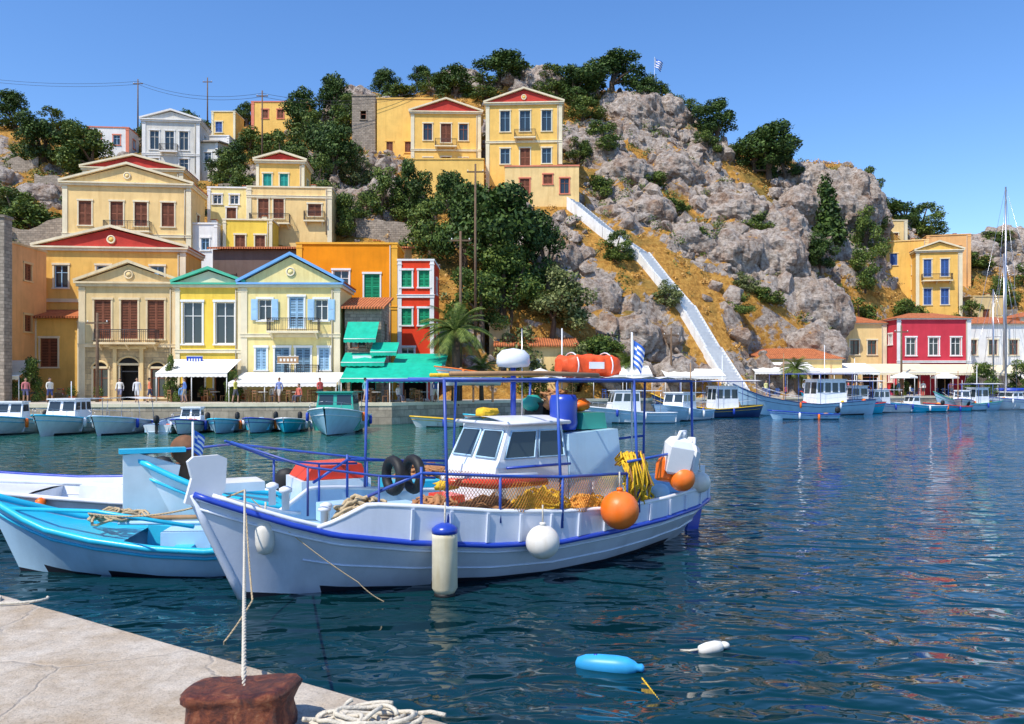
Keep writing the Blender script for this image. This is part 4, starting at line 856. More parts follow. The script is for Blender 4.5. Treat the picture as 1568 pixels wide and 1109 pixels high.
strake(mb,Pm,1,.04,BBLUE,N=70,off=.02); strake(mb,Pm,.9,.02,BHULL,N=70,off=.012); strake(mb,Pm,.66,.014,BHULL,.1,.97,N=50,off=.008)
strake(mb,Pm,.97,.016,BHULL,N=60,off=.03)
st=[Pm(0,h,1) for h in(.2,.4,.6,.8,1)]; mb.tube([(p[0]-.02,0,p[2]) for p in st],.055,BHULL,6)
p=Pm(0,1,1); mb.prism([(p[0]-.10,-.045,p[2]-.1),(p[0]+.22,-.045,p[2]-.22),(p[0]+.38,-.045,p[2]+.05),(p[0]+.40,-.045,p[2]+.42),(p[0]+.30,-.045,p[2]+.47),(p[0]+.0,-.045,p[2]+.46),(p[0]-.07,-.045,p[2]+.40),(p[0]-.02,-.045,p[2]+.2)],(0,.09,0),BW)
p=Pm(1,1,1); mb.prism([(p[0]-.2,-.04,p[2]-.3),(p[0]+.08,-.04,p[2]-.25),(p[0]+.14,-.04,p[2]+.5),(p[0]-.04,-.04,p[2]+.5)],(0,.08,0),BW)
mb.prism([(8.05,-.03,-.4),(8.4,-.03,-.4),(8.62,-.03,.40),(8.35,-.03,.45)],(0,.06,0),BBLUE)
mb.obj('hull',fe)
dk=MB(); N=40
dk.grid([[(Pm(t,1,1)[0],(hbm(t)-.05)*q,zsm(t)-.03+.04*(1-q*q)) for q in(-1,-.5,0,.5,1)] for t in [i/N for i in range(N+1)]],BLB)
def bz(t): return float(np.interp(t,[.13,.19,.25,.375,.5,.625,.75,.875,1],[.03,.42,.46,.45,.42,.33,.31,.29,.3]))
for sd in(-1,1):
    o=[];i_=[];top=[]
    for k in range(61):
        t=.13+.87*k/60; q=Pm(t,1,sd); h=bz(t); w=q[1]+sd*h*.10
        o.append([(q[0],q[1]+sd*.01,q[2]),(q[0],w,q[2]+h)]); i_.append([(q[0],q[1]-sd*.05,q[2]-.02),(q[0],w-sd*.05,q[2]+h)]); top.append((q[0],w-sd*.025,q[2]+h+.01))
    dk.grid(o,BHULL); dk.grid(i_,BLB); dk.tube(top,.035,BW,6)
    for k in range(0,61,4):
        t=.13+.87*k/60; 
        if t<.2: continue
        q=Pm(t,1,sd); h=bz(t); dk.prism([(q[0]-.02,q[1]+sd*.01,q[2]+.04),(q[0]+.02,q[1]+sd*.01,q[2]+.04),(q[0]+.02,q[1]+sd*h*.1,q[2]+h-.02),(q[0]-.02,q[1]+sd*h*.1,q[2]+h-.02)],(0,sd*.035,0),BHULL)
    dk.tube([(Pm(t,1,sd)[0],Pm(t,1,sd)[1]-sd*.03,zsm(t)+.07) for t in np.linspace(.02,.17,12)],.028,BW,6)
dk.obj('deck_and_bulwark',fe)
wh=MB()
def frust(mb,b,t,mat): mb.add(b+t,[(0,1,5,4),(1,2,6,5),(2,3,7,6),(3,0,4,7),(4,5,6,7)],mat)
zb=.45; wx=.25
frust(wh,[(3.0+wx,-.72,zb),(4.75,-.72,zb),(4.75,.72,zb),(3.0+wx,.72,zb)],[(3.15+wx,-.70,1.5),(4.75,-.70,1.5),(4.75,.70,1.5),(3.15+wx,.70,1.5)],BW)
F0=[(3.18+wx,-.69,1.5),(4.5+wx,-.69,1.5),(4.5+wx,.69,1.5),(3.18+wx,.69,1.5)]; F1=[(3.46+wx,-.60,2.12),(4.45+wx,-.60,2.12),(4.45+wx,.60,2.12),(3.46+wx,.60,2.12)]
frust(wh,F0,F1,BW)
wh.grid([[(3.34+wx+1.21*i/5,.68*(j/4-1),2.13+.10*math.cos((j/4-1)*1.5)) for j in range(9)] for i in range(6)],BW); wh.tube([(3.34+wx,-.68,2.135),(3.34+wx,.68,2.135),(4.55+wx,.68,2.135),(4.55+wx,-.68,2.135)],.03,BW,6,closed=True)
def wpanel(mb,q,a0,a1,v0,v1,nr,m=GLASS):
    A,Bq,C,D=[Vector(v) for v in q]
    def pt(u,v,o=.015): return A.lerp(Bq,u).lerp(D.lerp(C,u),v)+Vector(nr)*o
    mb.quad(pt(a0,v0),pt(a1,v0),pt(a1,v1),pt(a0,v1),m)
    mb.tube([pt(a0,v0,.02),pt(a1,v0,.02),pt(a1,v1,.02),pt(a0,v1,.02)],.018,BLB,5,closed=True)
for a0,a1 in((.06,.5),(.56,.96)): wpanel(wh,(F0[0],F0[1],F1[1],F1[0]),a0,a1,.2,.84,(0,-1,.1)); wpanel(wh,(F0[3],F0[2],F1[2],F1[3]),a0,a1,.2,.84,(0,1,.1))
for a0,a1 in((.06,.46),(.54,.94)): wpanel(wh,(F0[0],F0[3],F1[3],F1[0]),a0,a1,.2,.84,(-1,0,.3))
frust(wh,[(4.77,-.74,zb),(6.0,-.74,zb),(6.0,.74,zb),(4.77,.74,zb)],[(4.77,-.70,1.95),(5.80,-.70,2.0),(5.80,.70,2.0),(4.77,.70,1.95)],BLB)
wh.box(4.80,5.8,-.755,-.742,1.25,1.29,BW); wh.box(5.2,5.24,-.78,-.755,.6,1.2,BW)
wh.tube([(3.3+wx,-.76,1.5),(4.5+wx,-.76,1.5)],.02,BBLUE,6)
wh.obj('wheelhouse',fe)
tp=MB()
tp.lathe([(.0,2.0),(.2,2.0),(.23,2.1),(.22,2.3),(.23,2.45),(.2,2.55),(.05,2.56)],BBLUE,(4.95,-.35,0),14)
tp.prism([(5.2,-.5,2.0),(5.75,-.5,2.0),(5.7,-.5,2.26),(5.25,-.5,2.26)],(0,.6,0),BGREEN); tp.prism([(4.85,.1,2.0),(5.6,.1,2.0),(5.5,.1,2.42),(4.9,.1,2.42)],(0,.5,0),BLK)
for k,(x,y,s,m_) in enumerate(((5.45,-.2,.13,ORN),(5.1,.0,.18,NETB),(5.6,.35,.16,NETB),(4.9,.4,.16,BGREEN))): tp.ball((x,y,2.3+s*.6),s,m_,12,(1.3,1,.8),.5,k+2)
tp.ball((3.85,.2,2.27),.13,NETY,14,(1.5,1,.6),.6,3,4)
tp.tube([(4.25,.05,2.1),(4.25,.05,3.0)],.045,BBLUE,8); tp.lathe([(.02,2.98),(.24,3.0),(.27,3.06),(.26,3.18),(.18,3.26),(.02,3.29)],BW,(4.25,.05,0),18)
tp.tube([(4.35,-.05,2.1),(4.35,-.05,3.6)],.012,STEEL,5); tp.tube([(5.7,.6,2.0),(5.7,.6,3.7)],.012,BW,5)
tangle(tp,(5.3,.3,2.42),.35,.3,.2,8,.02,NETB,4)
tp.obj('roof_clutter',fe)
cf=MB(); zt=2.78
def side(t,sd): return (hbm(t)+.03)*sd
ts_=(.30,.5,.68,.97)
for sd in(-1,1):
    for t in ts_:
        q=Pm(t,1,sd); yy=side(t,sd) if t<.9 else sd*.62; cf.tube([(q[0] if t<.9 else 7.7,yy,q[2]+.2),(q[0] if t<.9 else 7.7,yy*.92,zt)],.022,PIPE,8)
    cf.tube([(Pm(.30,1,1)[0],side(.3,sd)*.92,zt),(4,side(.5,sd)*.92,zt),(5.5,side(.68,sd)*.92,zt),(7.7,sd*.57,zt)],.024,PIPE,8)
    pts=[(8*t,side(t,sd),zsm(t)+bz(t)+hh) for t,hh in((.16,.25),(.24,.42),(.375,.48),(.5,.5),(.66,.5))]
    cf.tube(pts,.022,PIPE,8)
    for t in(.24,.375,.5,.66): cf.tube([(8*t,side(t,sd),zsm(t)+.3),(8*t,side(t,sd),zsm(t)+bz(t)+.5)],.02,PIPE,8)
    pts=[(5.3,side(.66,sd),1.55),(6.4,side(.8,sd),1.6),(7.7,sd*.6,1.75)]; cf.tube(pts,.022,PIPE,8)
    pts=[(-.2,sd*.12,2.0),(.6,sd*.62,1.68),(1.4,sd*.98,1.55),(2.1,sd*1.2,1.5)]; cf.tube(pts,.016,PIPE,8)
    for a in(1,2): cf.tube([(pts[a][0],pts[a][1],zsm(pts[a][0]/8)),pts[a]],.016,PIPE,6)
for x,w in((2.35,1.1),(4,1.3),(5.5,1.28),(7.7,.57)): cf.tube([(x,-w,zt),(x,w,zt)],.024,PIPE,8)
for x,w in((3.2,1.2),(4.8,1.3),(6.2,1.1),(7.0,.8)): cf.tube([(x,-w,zt+.0),(x,w,zt+.0)],.016,BW,6)
cf.tube([(2.35,0,zt+.02),(7.7,0,zt+.02)],.02,PIPE,6)
cf.grid([[(5.3+2.5*i/10,(1.15-.5*i/10)*(j/6-1),zt+.05+.05*mn.noise(Vector((i*.9,j*.7,0)))) for j in range(13)] for i in range(11)],M('canopy_tarp',(.74,.73,.70),.8,.15,3))
cf.tube([(2.5,-.9,zt+.08),(4,-1.0,zt+.1),(5.2,-.9,zt+.08)],.035,WOODD,6); cf.tube([(3.0,.5,zt+.08),(5.3,.6,zt+.1)],.03,NETY,6)
cf.obj('canopy_frame',fe)
nt_=MB()
def nc(u,v): 
    t=.27+.41*u; return (8*t,-(hbm(t)+.03)-.03*math.sin(u*40)*v,zsm(t)+bz(t)+.5-(.46+.05*math.sin(u*21))*v)
for i in range(76):
    for s in(-1,1):
        u0=i/76; pts=[nc(min(1,max(0,u0+s*.09*k/6)),k/6) for k in range(7)]; nt_.tube(pts,.0045,NETB if i<26 else (NETO if i<60 else NETY),3)
nt_.obj('net_curtain',fe)
nm=MB()
pile(nm,(3.0,-1.0,.75),.55,.28,.40,30,.014,NETB,1); pile(nm,(3.9,-1.05,.7),.6,.25,.48,30,.014,NETY,2); pile(nm,(2.6,-.3,.75),.45,.5,.35,22,.016,NETB,3); pile(nm,(4.8,-1.05,.65),.45,.25,.4,20,.014,NETO,8)
tangle(nm,(1.35,-.62,.90),.38,.30,.36,26,.024,ROPE,5); pile(nm,(6.4,.1,.7),.6,.6,.45,22,.02,NETY,9)
for k in range(64):
    x=5.55+.20*random.uniform(-1,1); y=-1.33+.10*random.uniform(-1,1); z1=1.62+random.uniform(-.04,.06); m_=NETY if k%6 else NETB
    nm.tube([(x+random.uniform(-.1,.1),y+.18,z1-.12),(x,y+.05,z1),(x+random.uniform(-.06,.06),y-.05,z1-.2),(x+random.uniform(-.12,.12),y-.05,z1-.45),(x+random.uniform(-.12,.12),y-.02,z1-.62+random.uniform(-.14,.16))],.015,m_,5)
nm.obj('fishing_nets',fe)
mi_=MB()
for x,y,h in((.45,-.25,.30),(.45,.25,.30),(1.1,0,.28),(.9,-.42,.22),(1.9,-.95,.2)):
    z=zsm(x/8); mi_.lathe([(.05,0),(.05,h*.7),(.085,h*.75),(.085,h*.9),(.03,h)],BW,(x,y,z-.02),10)
mi_.box(1.7,2.5,-.4,.4,.7,.95,BW); mi_.box(1.66,2.54,-.44,.44,.952,.99,BLB); mi_.box(1.2,1.6,.2,.6,.8,1.05,BLB)
mi_.prism([(2.75,-.3,.62),(3.15,-.3,.62),(3.12,-.3,1.1),(2.8,-.3,1.1)],(0,.5,0),BRED); mi_.box(5.95,6.5,.2,.8,.6,1.0,BBLUE)
for x,y,s,m in((2.3,.75,.16,BGREEN),(7.0,0,.25,BW),(6.9,.3,.2,ORN),(7.2,-.3,.18,BLB)): mi_.ball((x,y,zsm(x/8)+s*.8),s,m,12)
for x in(2.6,2.95):
    ring=[(x,.95+.24*math.cos(a),1.3+.24*math.sin(a)) for a in np.linspace(0,6.28,17)[:-1]]; mi_.tube(ring,.08,BLK,8,closed=True)
mi_.tube([(2.35,-1.1,1.42),(3.0,-1.2,1.35),(3.9,-1.25,1.33)],[.05,.07,.05],BRED,8); mi_.tube([(2.3,-1.02,1.47),(3.0,-1.1,1.42),(3.8,-1.15,1.42)],[.04,.06,.04],BW,8); mi_.ball((2.5,-.85,1.35),.14,NETY,12,(1.5,.8,.6),.5,4)
mi_.obj('deck_gear',fe)
Mf=Matrix.Translation((MBX,MBY,0))@Matrix.Rotation(MBA,4,'Z')
def wp(x,y,z): return Mf@Vector((x,y,z))
of=MB(); rw=[]
TARP=M('red_orange_tarp',(.86,.10,.02),.55,.2,5,.5,9)
for i in range(25):
    u=i/24*2-1; row_=[]
    wdt=.28*(1-abs(u)**5*.4); 
    for k in range(25):
        a=6.2832*k/24; ca,sa=math.cos(a),math.sin(a); q=.05*mn.noise(Vector((u*5,ca*2,sa*2)))
        row_.append((u*.52,(abs(ca)**.5*math.copysign(1,ca))*(wdt+q),(abs(sa)**.5*math.copysign(1,sa))*(.18*(1-abs(u)**6*.35)+q)))
    rw.append(row_)
of.grid(rw,TARP); of.poly(rw[0],TARP); of.poly(rw[-1][::-1],TARP)
for u in(-.3,.3): of.tube([(u,.33*math.cos(a),.22*math.sin(a)) for a in np.linspace(0,6.28,21)[:-1]],.012,BW,5,closed=True)
of.box(-.12,.14,-.345,-.325,-.05,.06,BW)
o=of.obj('wrapped_life_raft'); o.location=wp(5.55,-.25,3.02); o.rotation_euler=(0,0,MBA-.3)
def fender(name,loc,prof,mat,extra=None,topz=None):
    m_=MB(); m_.lathe(prof,mat,(0,0,0),24)
    if extra: extra(m_)
    if topz: m_.tube([(0,0,prof[-1][1]-.02),(0,.03,topz)],.012,ROPEW,5)
    o=m_.obj(name); o.location=loc; return o
FW=M('fender_white',(.78,.72,.54),.45,.15,4,stain=.7,staincol=(.50,.38,.16)); FWB=M('buoy_white',(.80,.77,.70),.4,.08,4,stain=.5,staincol=(.55,.45,.3))
def sidept(s,out,z):
    t=s/8; return wp(s,-(hbm(t)+out),z)
def ex1(m_): m_.lathe([(.06,.33),(.165,.36),(.168,.42),(.12,.46),(.05,.49)],BBLUE,(0,0,0),20); m_.lathe([(.03,-.56),(.06,-.50),(.14,-.44),(.13,-.40)],BLK,(0,0,0),16)
fender('cylindrical_fender',sidept(2.15,.17,.44),[(.02,-.44),(.12,-.42),(.165,-.34),(.165,.3),(.16,.37),(.05,.4)],FW,ex1,.75)
fender('bow_fender',sidept(.15,.22,.85),[(.03,-.25),(.09,-.22),(.115,-.12),(.12,.05),(.1,.14),(.04,.17),(.03,.2)],FWB,None,.4)
def sph(r): return [(r*math.sin(a)+.001,-r*math.cos(a)) for a in np.linspace(0,math.pi*.96,14)]+[(.04*r/.25,r*1.0),(.045,r*1.14),(.02,r*1.16)]
fender('white_ball_buoy',sidept(3.5,.27,.58),sph(.23),FWB,None,.5)
fender('orange_ball_buoy',sidept(4.85,.30,.9),sph(.28),ORN,None,.55)
fender('orange_buoy',sidept(6.6,.18,1.2),sph(.21),ORN,None,.45)
fender('white_buoy',sidept(7.35,.25,1.06),sph(.18),FWB,None,.45)
jb=MB(); 
def jerry(m_,x,y,z,a,s,mat):
    m_.T=Matrix.Translation((x,y,z))@Matrix.Rotation(a,4,'Z')@Matrix.Rotation(.25,4,'X')@Matrix.Scale(s,4)
    m_.tube([(0,0,-.2),(0,0,-.17),(0,0,.1),(0,0,.17),(0,0,.2)],[.14,.18,.18,.13,.05],mat,4,smooth=False); m_.lathe([(.04,.18),(.04,.26)],mat,(0,0,0),8); m_.tube([(-.1,0,.15),(-.06,0,.26),(.06,0,.26),(.1,0,.15)],.02,mat,6); m_.T=None
jerry(jb,6.55,-1.3,1.58,.3,1.5,BW); jerry(jb,6.9,-1.2,1.5,1.3,1.3,BW); jerry(jb,6.45,-1.15,1.35,2,1,ORN); jerry(jb,7.1,-1.0,1.55,2,.9,BW)
jb.obj('jerry_cans',fe)
def flag(name,loc,w,h,pole,ang):
    f=MB(); f.tube([(0,0,-pole),(0,0,.1)],.018*max(1,h*.8),BW,6)
    def pt(u,v): return (u*w*math.cos(.5*v+.3),.09*w*math.sin(u*7+v),-v*h-u*h*.45)
    bl=M('flag_blue',(.03,.14,.55),.8)
    for i in range(9):
        for j in range(10):
            c=bl if i%2==0 else WFR
            if i<5 and j<4: c=WFR if (i==2 or j in(1,)) else bl
            f.quad(pt(j/10,i/9),pt((j+1)/10,i/9),pt((j+1)/10,(i+1)/9),pt(j/10,(i+1)/9),c)
    o=f.obj(name); o.location=loc; o.rotation_euler=(0,0,ang); return o
flag('greek_flag',wp(6.9,.1,3.55),.28,.45,2.8,.3)
flag('greek_flag',(23.8,133,hz(23.8,133)+6.5),1.6,1.6,8,.2)
flag('greek_flag',(-4.85,12.1,2.05),.22,.34,1.2,.9)
# neighbouring boats at left
def open_caique(name,x,y,ang,L_,B,fb,hm,rub,dm):
    e=empty(name,(x,y,0),ang); P,hb,zs=hullfn(L_,DE_T,[h*B/2.9 for h in DE_H],[z*fb/.6 for z in DE_Z],.5,.4,-.4,False)
    m_=MB(); build_hull(m_,P,False,hm,BANTI,40); strake(m_,P,1,.05,rub,N=40,off=.02); strake(m_,P,.86,.025,rub,N=40,off=.01)
    m_.grid([[(P(t,1,1)[0],max(.02,hb(t)-.04)*q,zs(t)-.04) for q in(-1,0,1)] for t in [.3*i/12 for i in range(13)]],dm)
    m_.grid([[(P(t,1,1)[0],-max(.03,hb(t)-.02),zs(t)),(P(t,1,1)[0],-max(.02,hb(t)-.2),zs(t)),(P(t,1,1)[0],-max(.01,hb(t)-.26),.15),(P(t,1,1)[0],max(.01,hb(t)-.26),.15),(P(t,1,1)[0],max(.02,hb(t)-.2),zs(t)),(P(t,1,1)[0],max(.03,hb(t)-.02),zs(t))] for t in [.3+.7*i/24 for i in range(25)]],dm,False)
    for t in(.42,.58,.75,.88): m_.box(L_*t-.13,L_*t+.13,-hb(t)+.1,hb(t)-.1,zs(t)-.12,zs(t)-.07,rub)
    m_.obj('hull',e); return e,zs,hb
e,zs2,hb2=open_caique('turquoise_fishing_boat',-7.15,11.6,R(8),5.6,2.0,.50,BLB,BTURQ,BTURQ)
g=MB(); tangle(g,(1.3,0,.72),.4,.3,.15,10,.02,ROPE,3); g.tube([(-.3,0,.92),(1.2,-.5,.92),(2.6,-.8,.72)],.03,BTURQ,6); g.box(4.0,4.4,-.4,.3,.4,.6,BW); g.tube([(1.2,.2,.70),(4.6,.45,.66)],.035,WOODD,6); g.tube([(1.4,-.2,.70),(4.4,-.35,.66)],.03,BLB,6)
g.box(2.0,2.7,-.25,.35,.25,.55,BLB); g.ball((3.1,-.2,.42),.16,NETB,10,(1.3,1,.7),.5,5); tangle(g,(3.4,.1,.5),.3,.25,.15,10,.018,ROPEW,8); g.obj('gear',e)
e,zs2,hb2=open_caique('white_turquoise_caique',-5.55,13.0,R(28),6.6,2.4,.66,BW,BTURQ,BTURQ)
g=MB(); st=M('rusty_white_paint',(.68,.74,.75),.5,.1,2,stain=.9,staincol=(.42,.24,.12))
g.prism([(-.72,-.09,.25),(-.12,-.09,.15),(.12,-.09,1.4),(-.5,-.09,1.62),(-.72,-.09,1.6)],(0,.18,0),st); g.box(-.78,.2,-.14,.14,1.62,1.69,BTURQ)
RB=M('rust_brown',(.20,.09,.045),.8,.3,6)
for yy in(.12,.5): g.lathe([(.24,0),(.24,.04),(.08,.05),(.08,.3)],RB,(.25,yy,1.62),24,axis=(0,1,0))
g.box(.1,.4,.15,.5,.8,1.4,RB)
g.box(.6,1.4,-.4,.4,.95,1.1,BW); g.prism([(2.0,-.6,1.1),(3.1,-.6,1.1),(3.0,-.6,1.34),(2.15,-.6,1.32)],(0,1.1,0),BRED); g.box(1.95,3.15,-.65,.55,.6,1.09,BW); g.box(3.6,4.5,-.7,.2,.8,.98,BTURQ); g.tube([(-.5,0,1.6),(1.0,.2,1.7),(3,-.9,1.45),(5,-.9,1.2)],.02,PIPE,6)
for x,y in((3,-.9),(5,-.9)): g.tube([(x,y,.6),(x,y,1.4)],.02,PIPE,6)
pile(g,(4.5,0,.9),.6,.4,.3,12,.02,NETB,12)
g.obj('winch_and_gear',e)
boat('white_motorboat',-10.6,15.0,6,6.0,2.0,.62,BW,BW,BW,'open',clutter=3)
boat('white_motorboat',-14.5,17.0,8,6.5,2.0,.66,BW,BBLUE,BW,'open',clutter=3)
# floating things
bu=MB(); bu.lathe([(.02,-.30),(.06,-.28),(.09,-.2),(.10,-.08),(.10,.1),(.09,.2),(.06,.27),(.035,.30),(.04,.34),(.02,.36)],M('buoy_sky_blue',(.04,.38,.74),.4,.15,5,stain=.5),(0,0,0),18); bu.tube([(.1,0,-.1),(-.1,0,-.1)],.02,BBLUE,5); o=bu.obj('floating_blue_buoy'); o.location=(.9,7.6,.03); o.rotation_euler=(0,R(88),R(-18))
bu=MB(); bu.lathe([(.02,-.14),(.05,-.12),(.065,-.04),(.065,.06),(.05,.12),(.02,.14)],FWB,(0,0,.02),16,axis=(1,.3,.1)); bu.ball((.15,.05,.035),.045,FWB,12,(1.3,1,.8)); bu.tube([(-.13,-.04,.02),(-.22,-.02,.0),(-.3,.05,-.02)],.012,ROPEW,5); o=bu.obj('floating_white_float'); o.location=(2.02,8.1,.01)
# ------------------------------------------------------------------ bollard & ropes
def rust():
    m,nt,b=nodemat('rusty_iron'); tc=nt.nodes.new('ShaderNodeTexCoord').outputs['Object']
    n=noise_node(nt,tc,9,9,.8,.6); c=ramp(nt,n.outputs['Fac'],[(.32,(.018,.008,.009)),(.46,(.10,.024,.016)),(.56,(.26,.065,.025)),(.70,(.46,.22,.11))]); L(nt,c.outputs[0],b.inputs['Base Color']); b.inputs['Roughness'].default_value=.45
    n2=noise_node(nt,tc,22,8,.8); bp=nt.nodes.new('ShaderNodeBump'); bp.inputs['Distance'].default_value=.03; L(nt,n2.outputs['Fac'],bp.inputs['Height']); L(nt,bp.outputs[0],b.inputs['Normal']); return m
RUST=rust()
bo=MB(); rows=[]
for r_,z in((.155,0),(.152,.03),(.148,.08),(.148,.12),(.155,.145),(.163,.165),(.163,.185),(.155,.203),(.14,.212),(.10,.216),(.05,.217),(.001,.217)):
    row_=[]
    for k in range(65):
        a=6.2832*k/64; ca,sa=math.cos(a),math.sin(a); n_=(.014*mn.noise(Vector((ca*2,sa*2,z*14)))+.006*mn.noise(Vector((ca*7,sa*7,z*40)))) if r_>.01 else 0
        x=math.copysign(abs(ca)**.45,ca)*(r_*1.72+n_); y=math.copysign(abs(sa)**.55,sa)*(r_*.95+n_)
        zz=z+(.022*(x/.28) if z>.14 else 0)-(.018*(1-min(1,(x/.27)**2)) if z>.19 else 0)+.005*mn.noise(Vector((x*20,y*20,z)))
        row_.append((x,y,zz))
    rows.append(row_)
bo.grid(rows,RUST)
o=bo.obj('rusty_bollard'); o.location=(-1.36,4.0,1.0); o.rotation_euler=(0,0,-.08)
def rope(name,pts,r,mat,sag=0,n=24):
    m_=MB(); P=[Vector(p) for p in pts]; out=[]
    for a,b in zip(P[:-1],P[1:]):
        for i in range(n): t=i/n; q=a.lerp(b,t); q.z-=sag*4*t*(1-t); out.append(q)
    out.append(P[-1])
    L_=0;S_=[0]
    for a,b in zip(out[:-1],out[1:]): L_+=(b-a).length; S_.append(L_)
    fine=[];k=0;step=r*1.6; m=int(L_/step)
    for i in range(m+1):
        s=i*step
        while k<len(S_)-2 and S_[k+1]<s: k+=1
        t=(s-S_[k])/max(1e-6,S_[k+1]-S_[k]); fine.append(out[k].lerp(out[k+1],min(1,t)))
    if len(fine)>900 or len(fine)<4: m_.tube(out,r,mat,7)
    else:
        for ph in(0,2.09,4.19):
            pp=[]
            for i,q in enumerate(fine):
                t=(fine[min(i+1,len(fine)-1)]-fine[max(0,i-1)]).normalized(); u=Vector((0,0,1)) if abs(t.z)<.8 else Vector((1,0,0)); a=(u-t*u.dot(t)).normalized(); b=t.cross(a); an=i*.75+ph
                pp.append(q+(a*math.cos(an)+b*math.sin(an))*r*.5)
            m_.tube(pp,r*.55,mat,5)
    return m_.obj(name)
bow=wp(-.05,-.2,1.40)
rope('mooring_rope',[(-1.34,3.98,1.19),bow],.014,ROPEW,.06)
rope('mooring_rope',[bow,(-2.9,8.9,.3),(-3.25,7.6,-.2)],.011,ROPE,.12)
rope('mooring_rope',[bow,(-5.8,10.9,.95)],.013,ROPE,.15)
rope('mooring_rope',[wp(.0,-.3,1.3),wp(1.1,-1.0,.25),wp(1.5,-1.2,-.05)],.007,ROPE,.05)
rope('mooring_rope',[(1.2,7.35,.0),(1.35,6.2,-.02),(1.6,5.6,-.1)],.01,NETY,0)
cl=MB(); rr=random.Random(5)
for k in range(10):
    ph=rr.uniform(0,6.28); cx=-.76+rr.uniform(-.12,.10); cy=3.98+rr.uniform(-.06,.05); a_=rr.uniform(.10,.22); b_=rr.uniform(.05,.12)
    cl.tube([(cx+a_*math.cos(t+ph)*(1+.15*math.sin(2.3*t+k)),cy+b_*math.sin(t+ph)*(1+.2*math.sin(1.7*t)),1.016+.006*k+.012*math.sin(3*t+ph)) for t in np.linspace(0,rr.uniform(4.5,7.5),34)],.012,ROPEW,6)
cl.tube([(-.5,4.05,1.03),(-.42,4.10,1.02),(-.34,4.06,1.02)],.012,ROPEW,6)
cl.obj('rope_coil')
cl=MB(); cl.tube([(-4.3+.25*math.cos(t)+.06*t,6.25+.12*math.sin(t),1.02) for t in np.linspace(0,7,40)],.011,ROPEW,6); cl.obj('rope_coil')
# ------------------------------------------------------------------ awnings and cafe life
def awning(name,x0,x1,yb,zb,yf,zf,mat,posts=True):
    a=MB(); n=max(2,int((x1-x0)/1.2)); rows=[]
    for i in range(7):
        v=i/6; rows.append([(x0+(x1-x0)*j/(n*4),yb+(yf-yb)*v,zb+(zf-zb)*v-.10*math.sin(math.pi*v)*abs(math.sin(j*math.pi/4))) for j in range(n*4+1)])
    a.grid(rows,mat); a.grid([[(x0+(x1-x0)*j/(n*8),yf-.01,zf) for j in range(n*8+1)],[(x0+(x1-x0)*j/(n*8),yf-.02,zf-.25-.05*(j%2)) for j in range(n*8+1)]],mat,False)
    if posts:
        for j in range(n//2+1): x=x0+.05+(x1-x0-.1)*j/max(1,n//2); a.tube([(x,yf+.05,G),(x,yf+.05,zf)],.035,WFR,6)
    a.tube([(x0,yf,zf),(x1,yf,zf)],.03,WFR,6)
    return a.obj(name)
AW=M('white_canvas',(.82,.79,.72),.8,.08,2); AT=M('teal_canvas',(.0,.44,.28),.75,.15,2,stain=.4,staincol=(.0,.26,.18)); AB=M('beige_canvas',(.74,.64,.44),.8,.08,2)
awning('white_awning',-25.8,-20.6,60.6,4.7,57.6,3.6,AW); awning('white_awning',-20.4,-12.6,60.5,3.7,57.2,2.9,AW)
awning('teal_awning',-12.6,-10.2,61.2,7.6,59.6,6.2,AT,False); awning('teal_awning',-10.6,-8.6,60.8,6.0,59.4,5.2,AT,False)
awning('teal_awning',-12.2,-5.2,59.5,4.4,56.6,3.2,AT); awning('teal_awning',-9,-5.0,62.5,5.2,59.6,4.2,AT); awning('teal_awning',-12.6,-9.4,60.3,5.2,58.6,4.4,AT,False)
awning('beige_awning',-41,-35.4,59.9,4.6,57.2,3.4,AB)
for x0,x1,y in((26,33,86.5),(33.4,41,90),(41.4,48.6,92.5),(49,57,94.5),(58,70,98)): awning('beige_awning' if x0>41 else 'white_awning',x0,x1,y+2.5,5.3,y-1.2,4.2,AB if x0>41 else AW)
awning('white_awning',7.5,13,76,4.6,73.6,3.7,AW); awning('white_awning',15,21,80.5,4.4,78,3.6,AW)
CH=M('chair_wood',(.25,.12,.05),.6); CB=M('chair_blue',(.04,.12,.4),.6)
def cafe(x,y):
    c=MB(); c.lathe([(.35,.72),(.35,.75)],WFR,(0,0,0),12); c.tube([(0,0,0),(0,0,.72)],.03,IRON,6); c.lathe([(.2,0),(.2,.03)],IRON,(0,0,0),10)
    for a in(0,2.1,4.2):
        c.T=Matrix.Rotation(a,4,'Z')@Matrix.Translation((.65,0,0)); m=CH if x<0 else CB
        c.box(-.2,.2,-.2,.2,.43,.46,m)
        for sx in(-.18,.18):
            for sy in(-.18,.18): c.box(sx-.02,sx+.02,sy-.02,sy+.02,0,.43 if sx<0 else .9,m)
        c.box(.17,.2,-.16,.16,.6,.68,m); c.box(.17,.2,-.16,.16,.78,.88,m); c.T=None
    o=c.obj('cafe_table_set'); o.location=(x,y,G)
for x,y in((-24.5,58.6),(-22,59),(-18.8,58.5),(-16.6,58.8),(-14.3,58.4),(-17.8,57),(-15.4,57),(-12.8,56.8),(-10.8,58),(-8.6,58),(-6.4,58.2),(-9.7,57),(29,86.5),(31.5,86.8),(35.5,89.5),(38.5,90),(43.5,92.6),(46.5,92.6),(51,94),(54,94),(9,75),(11.5,75.4),(27.5,85),(33.5,88),(40.5,90.5)): cafe(x,y)
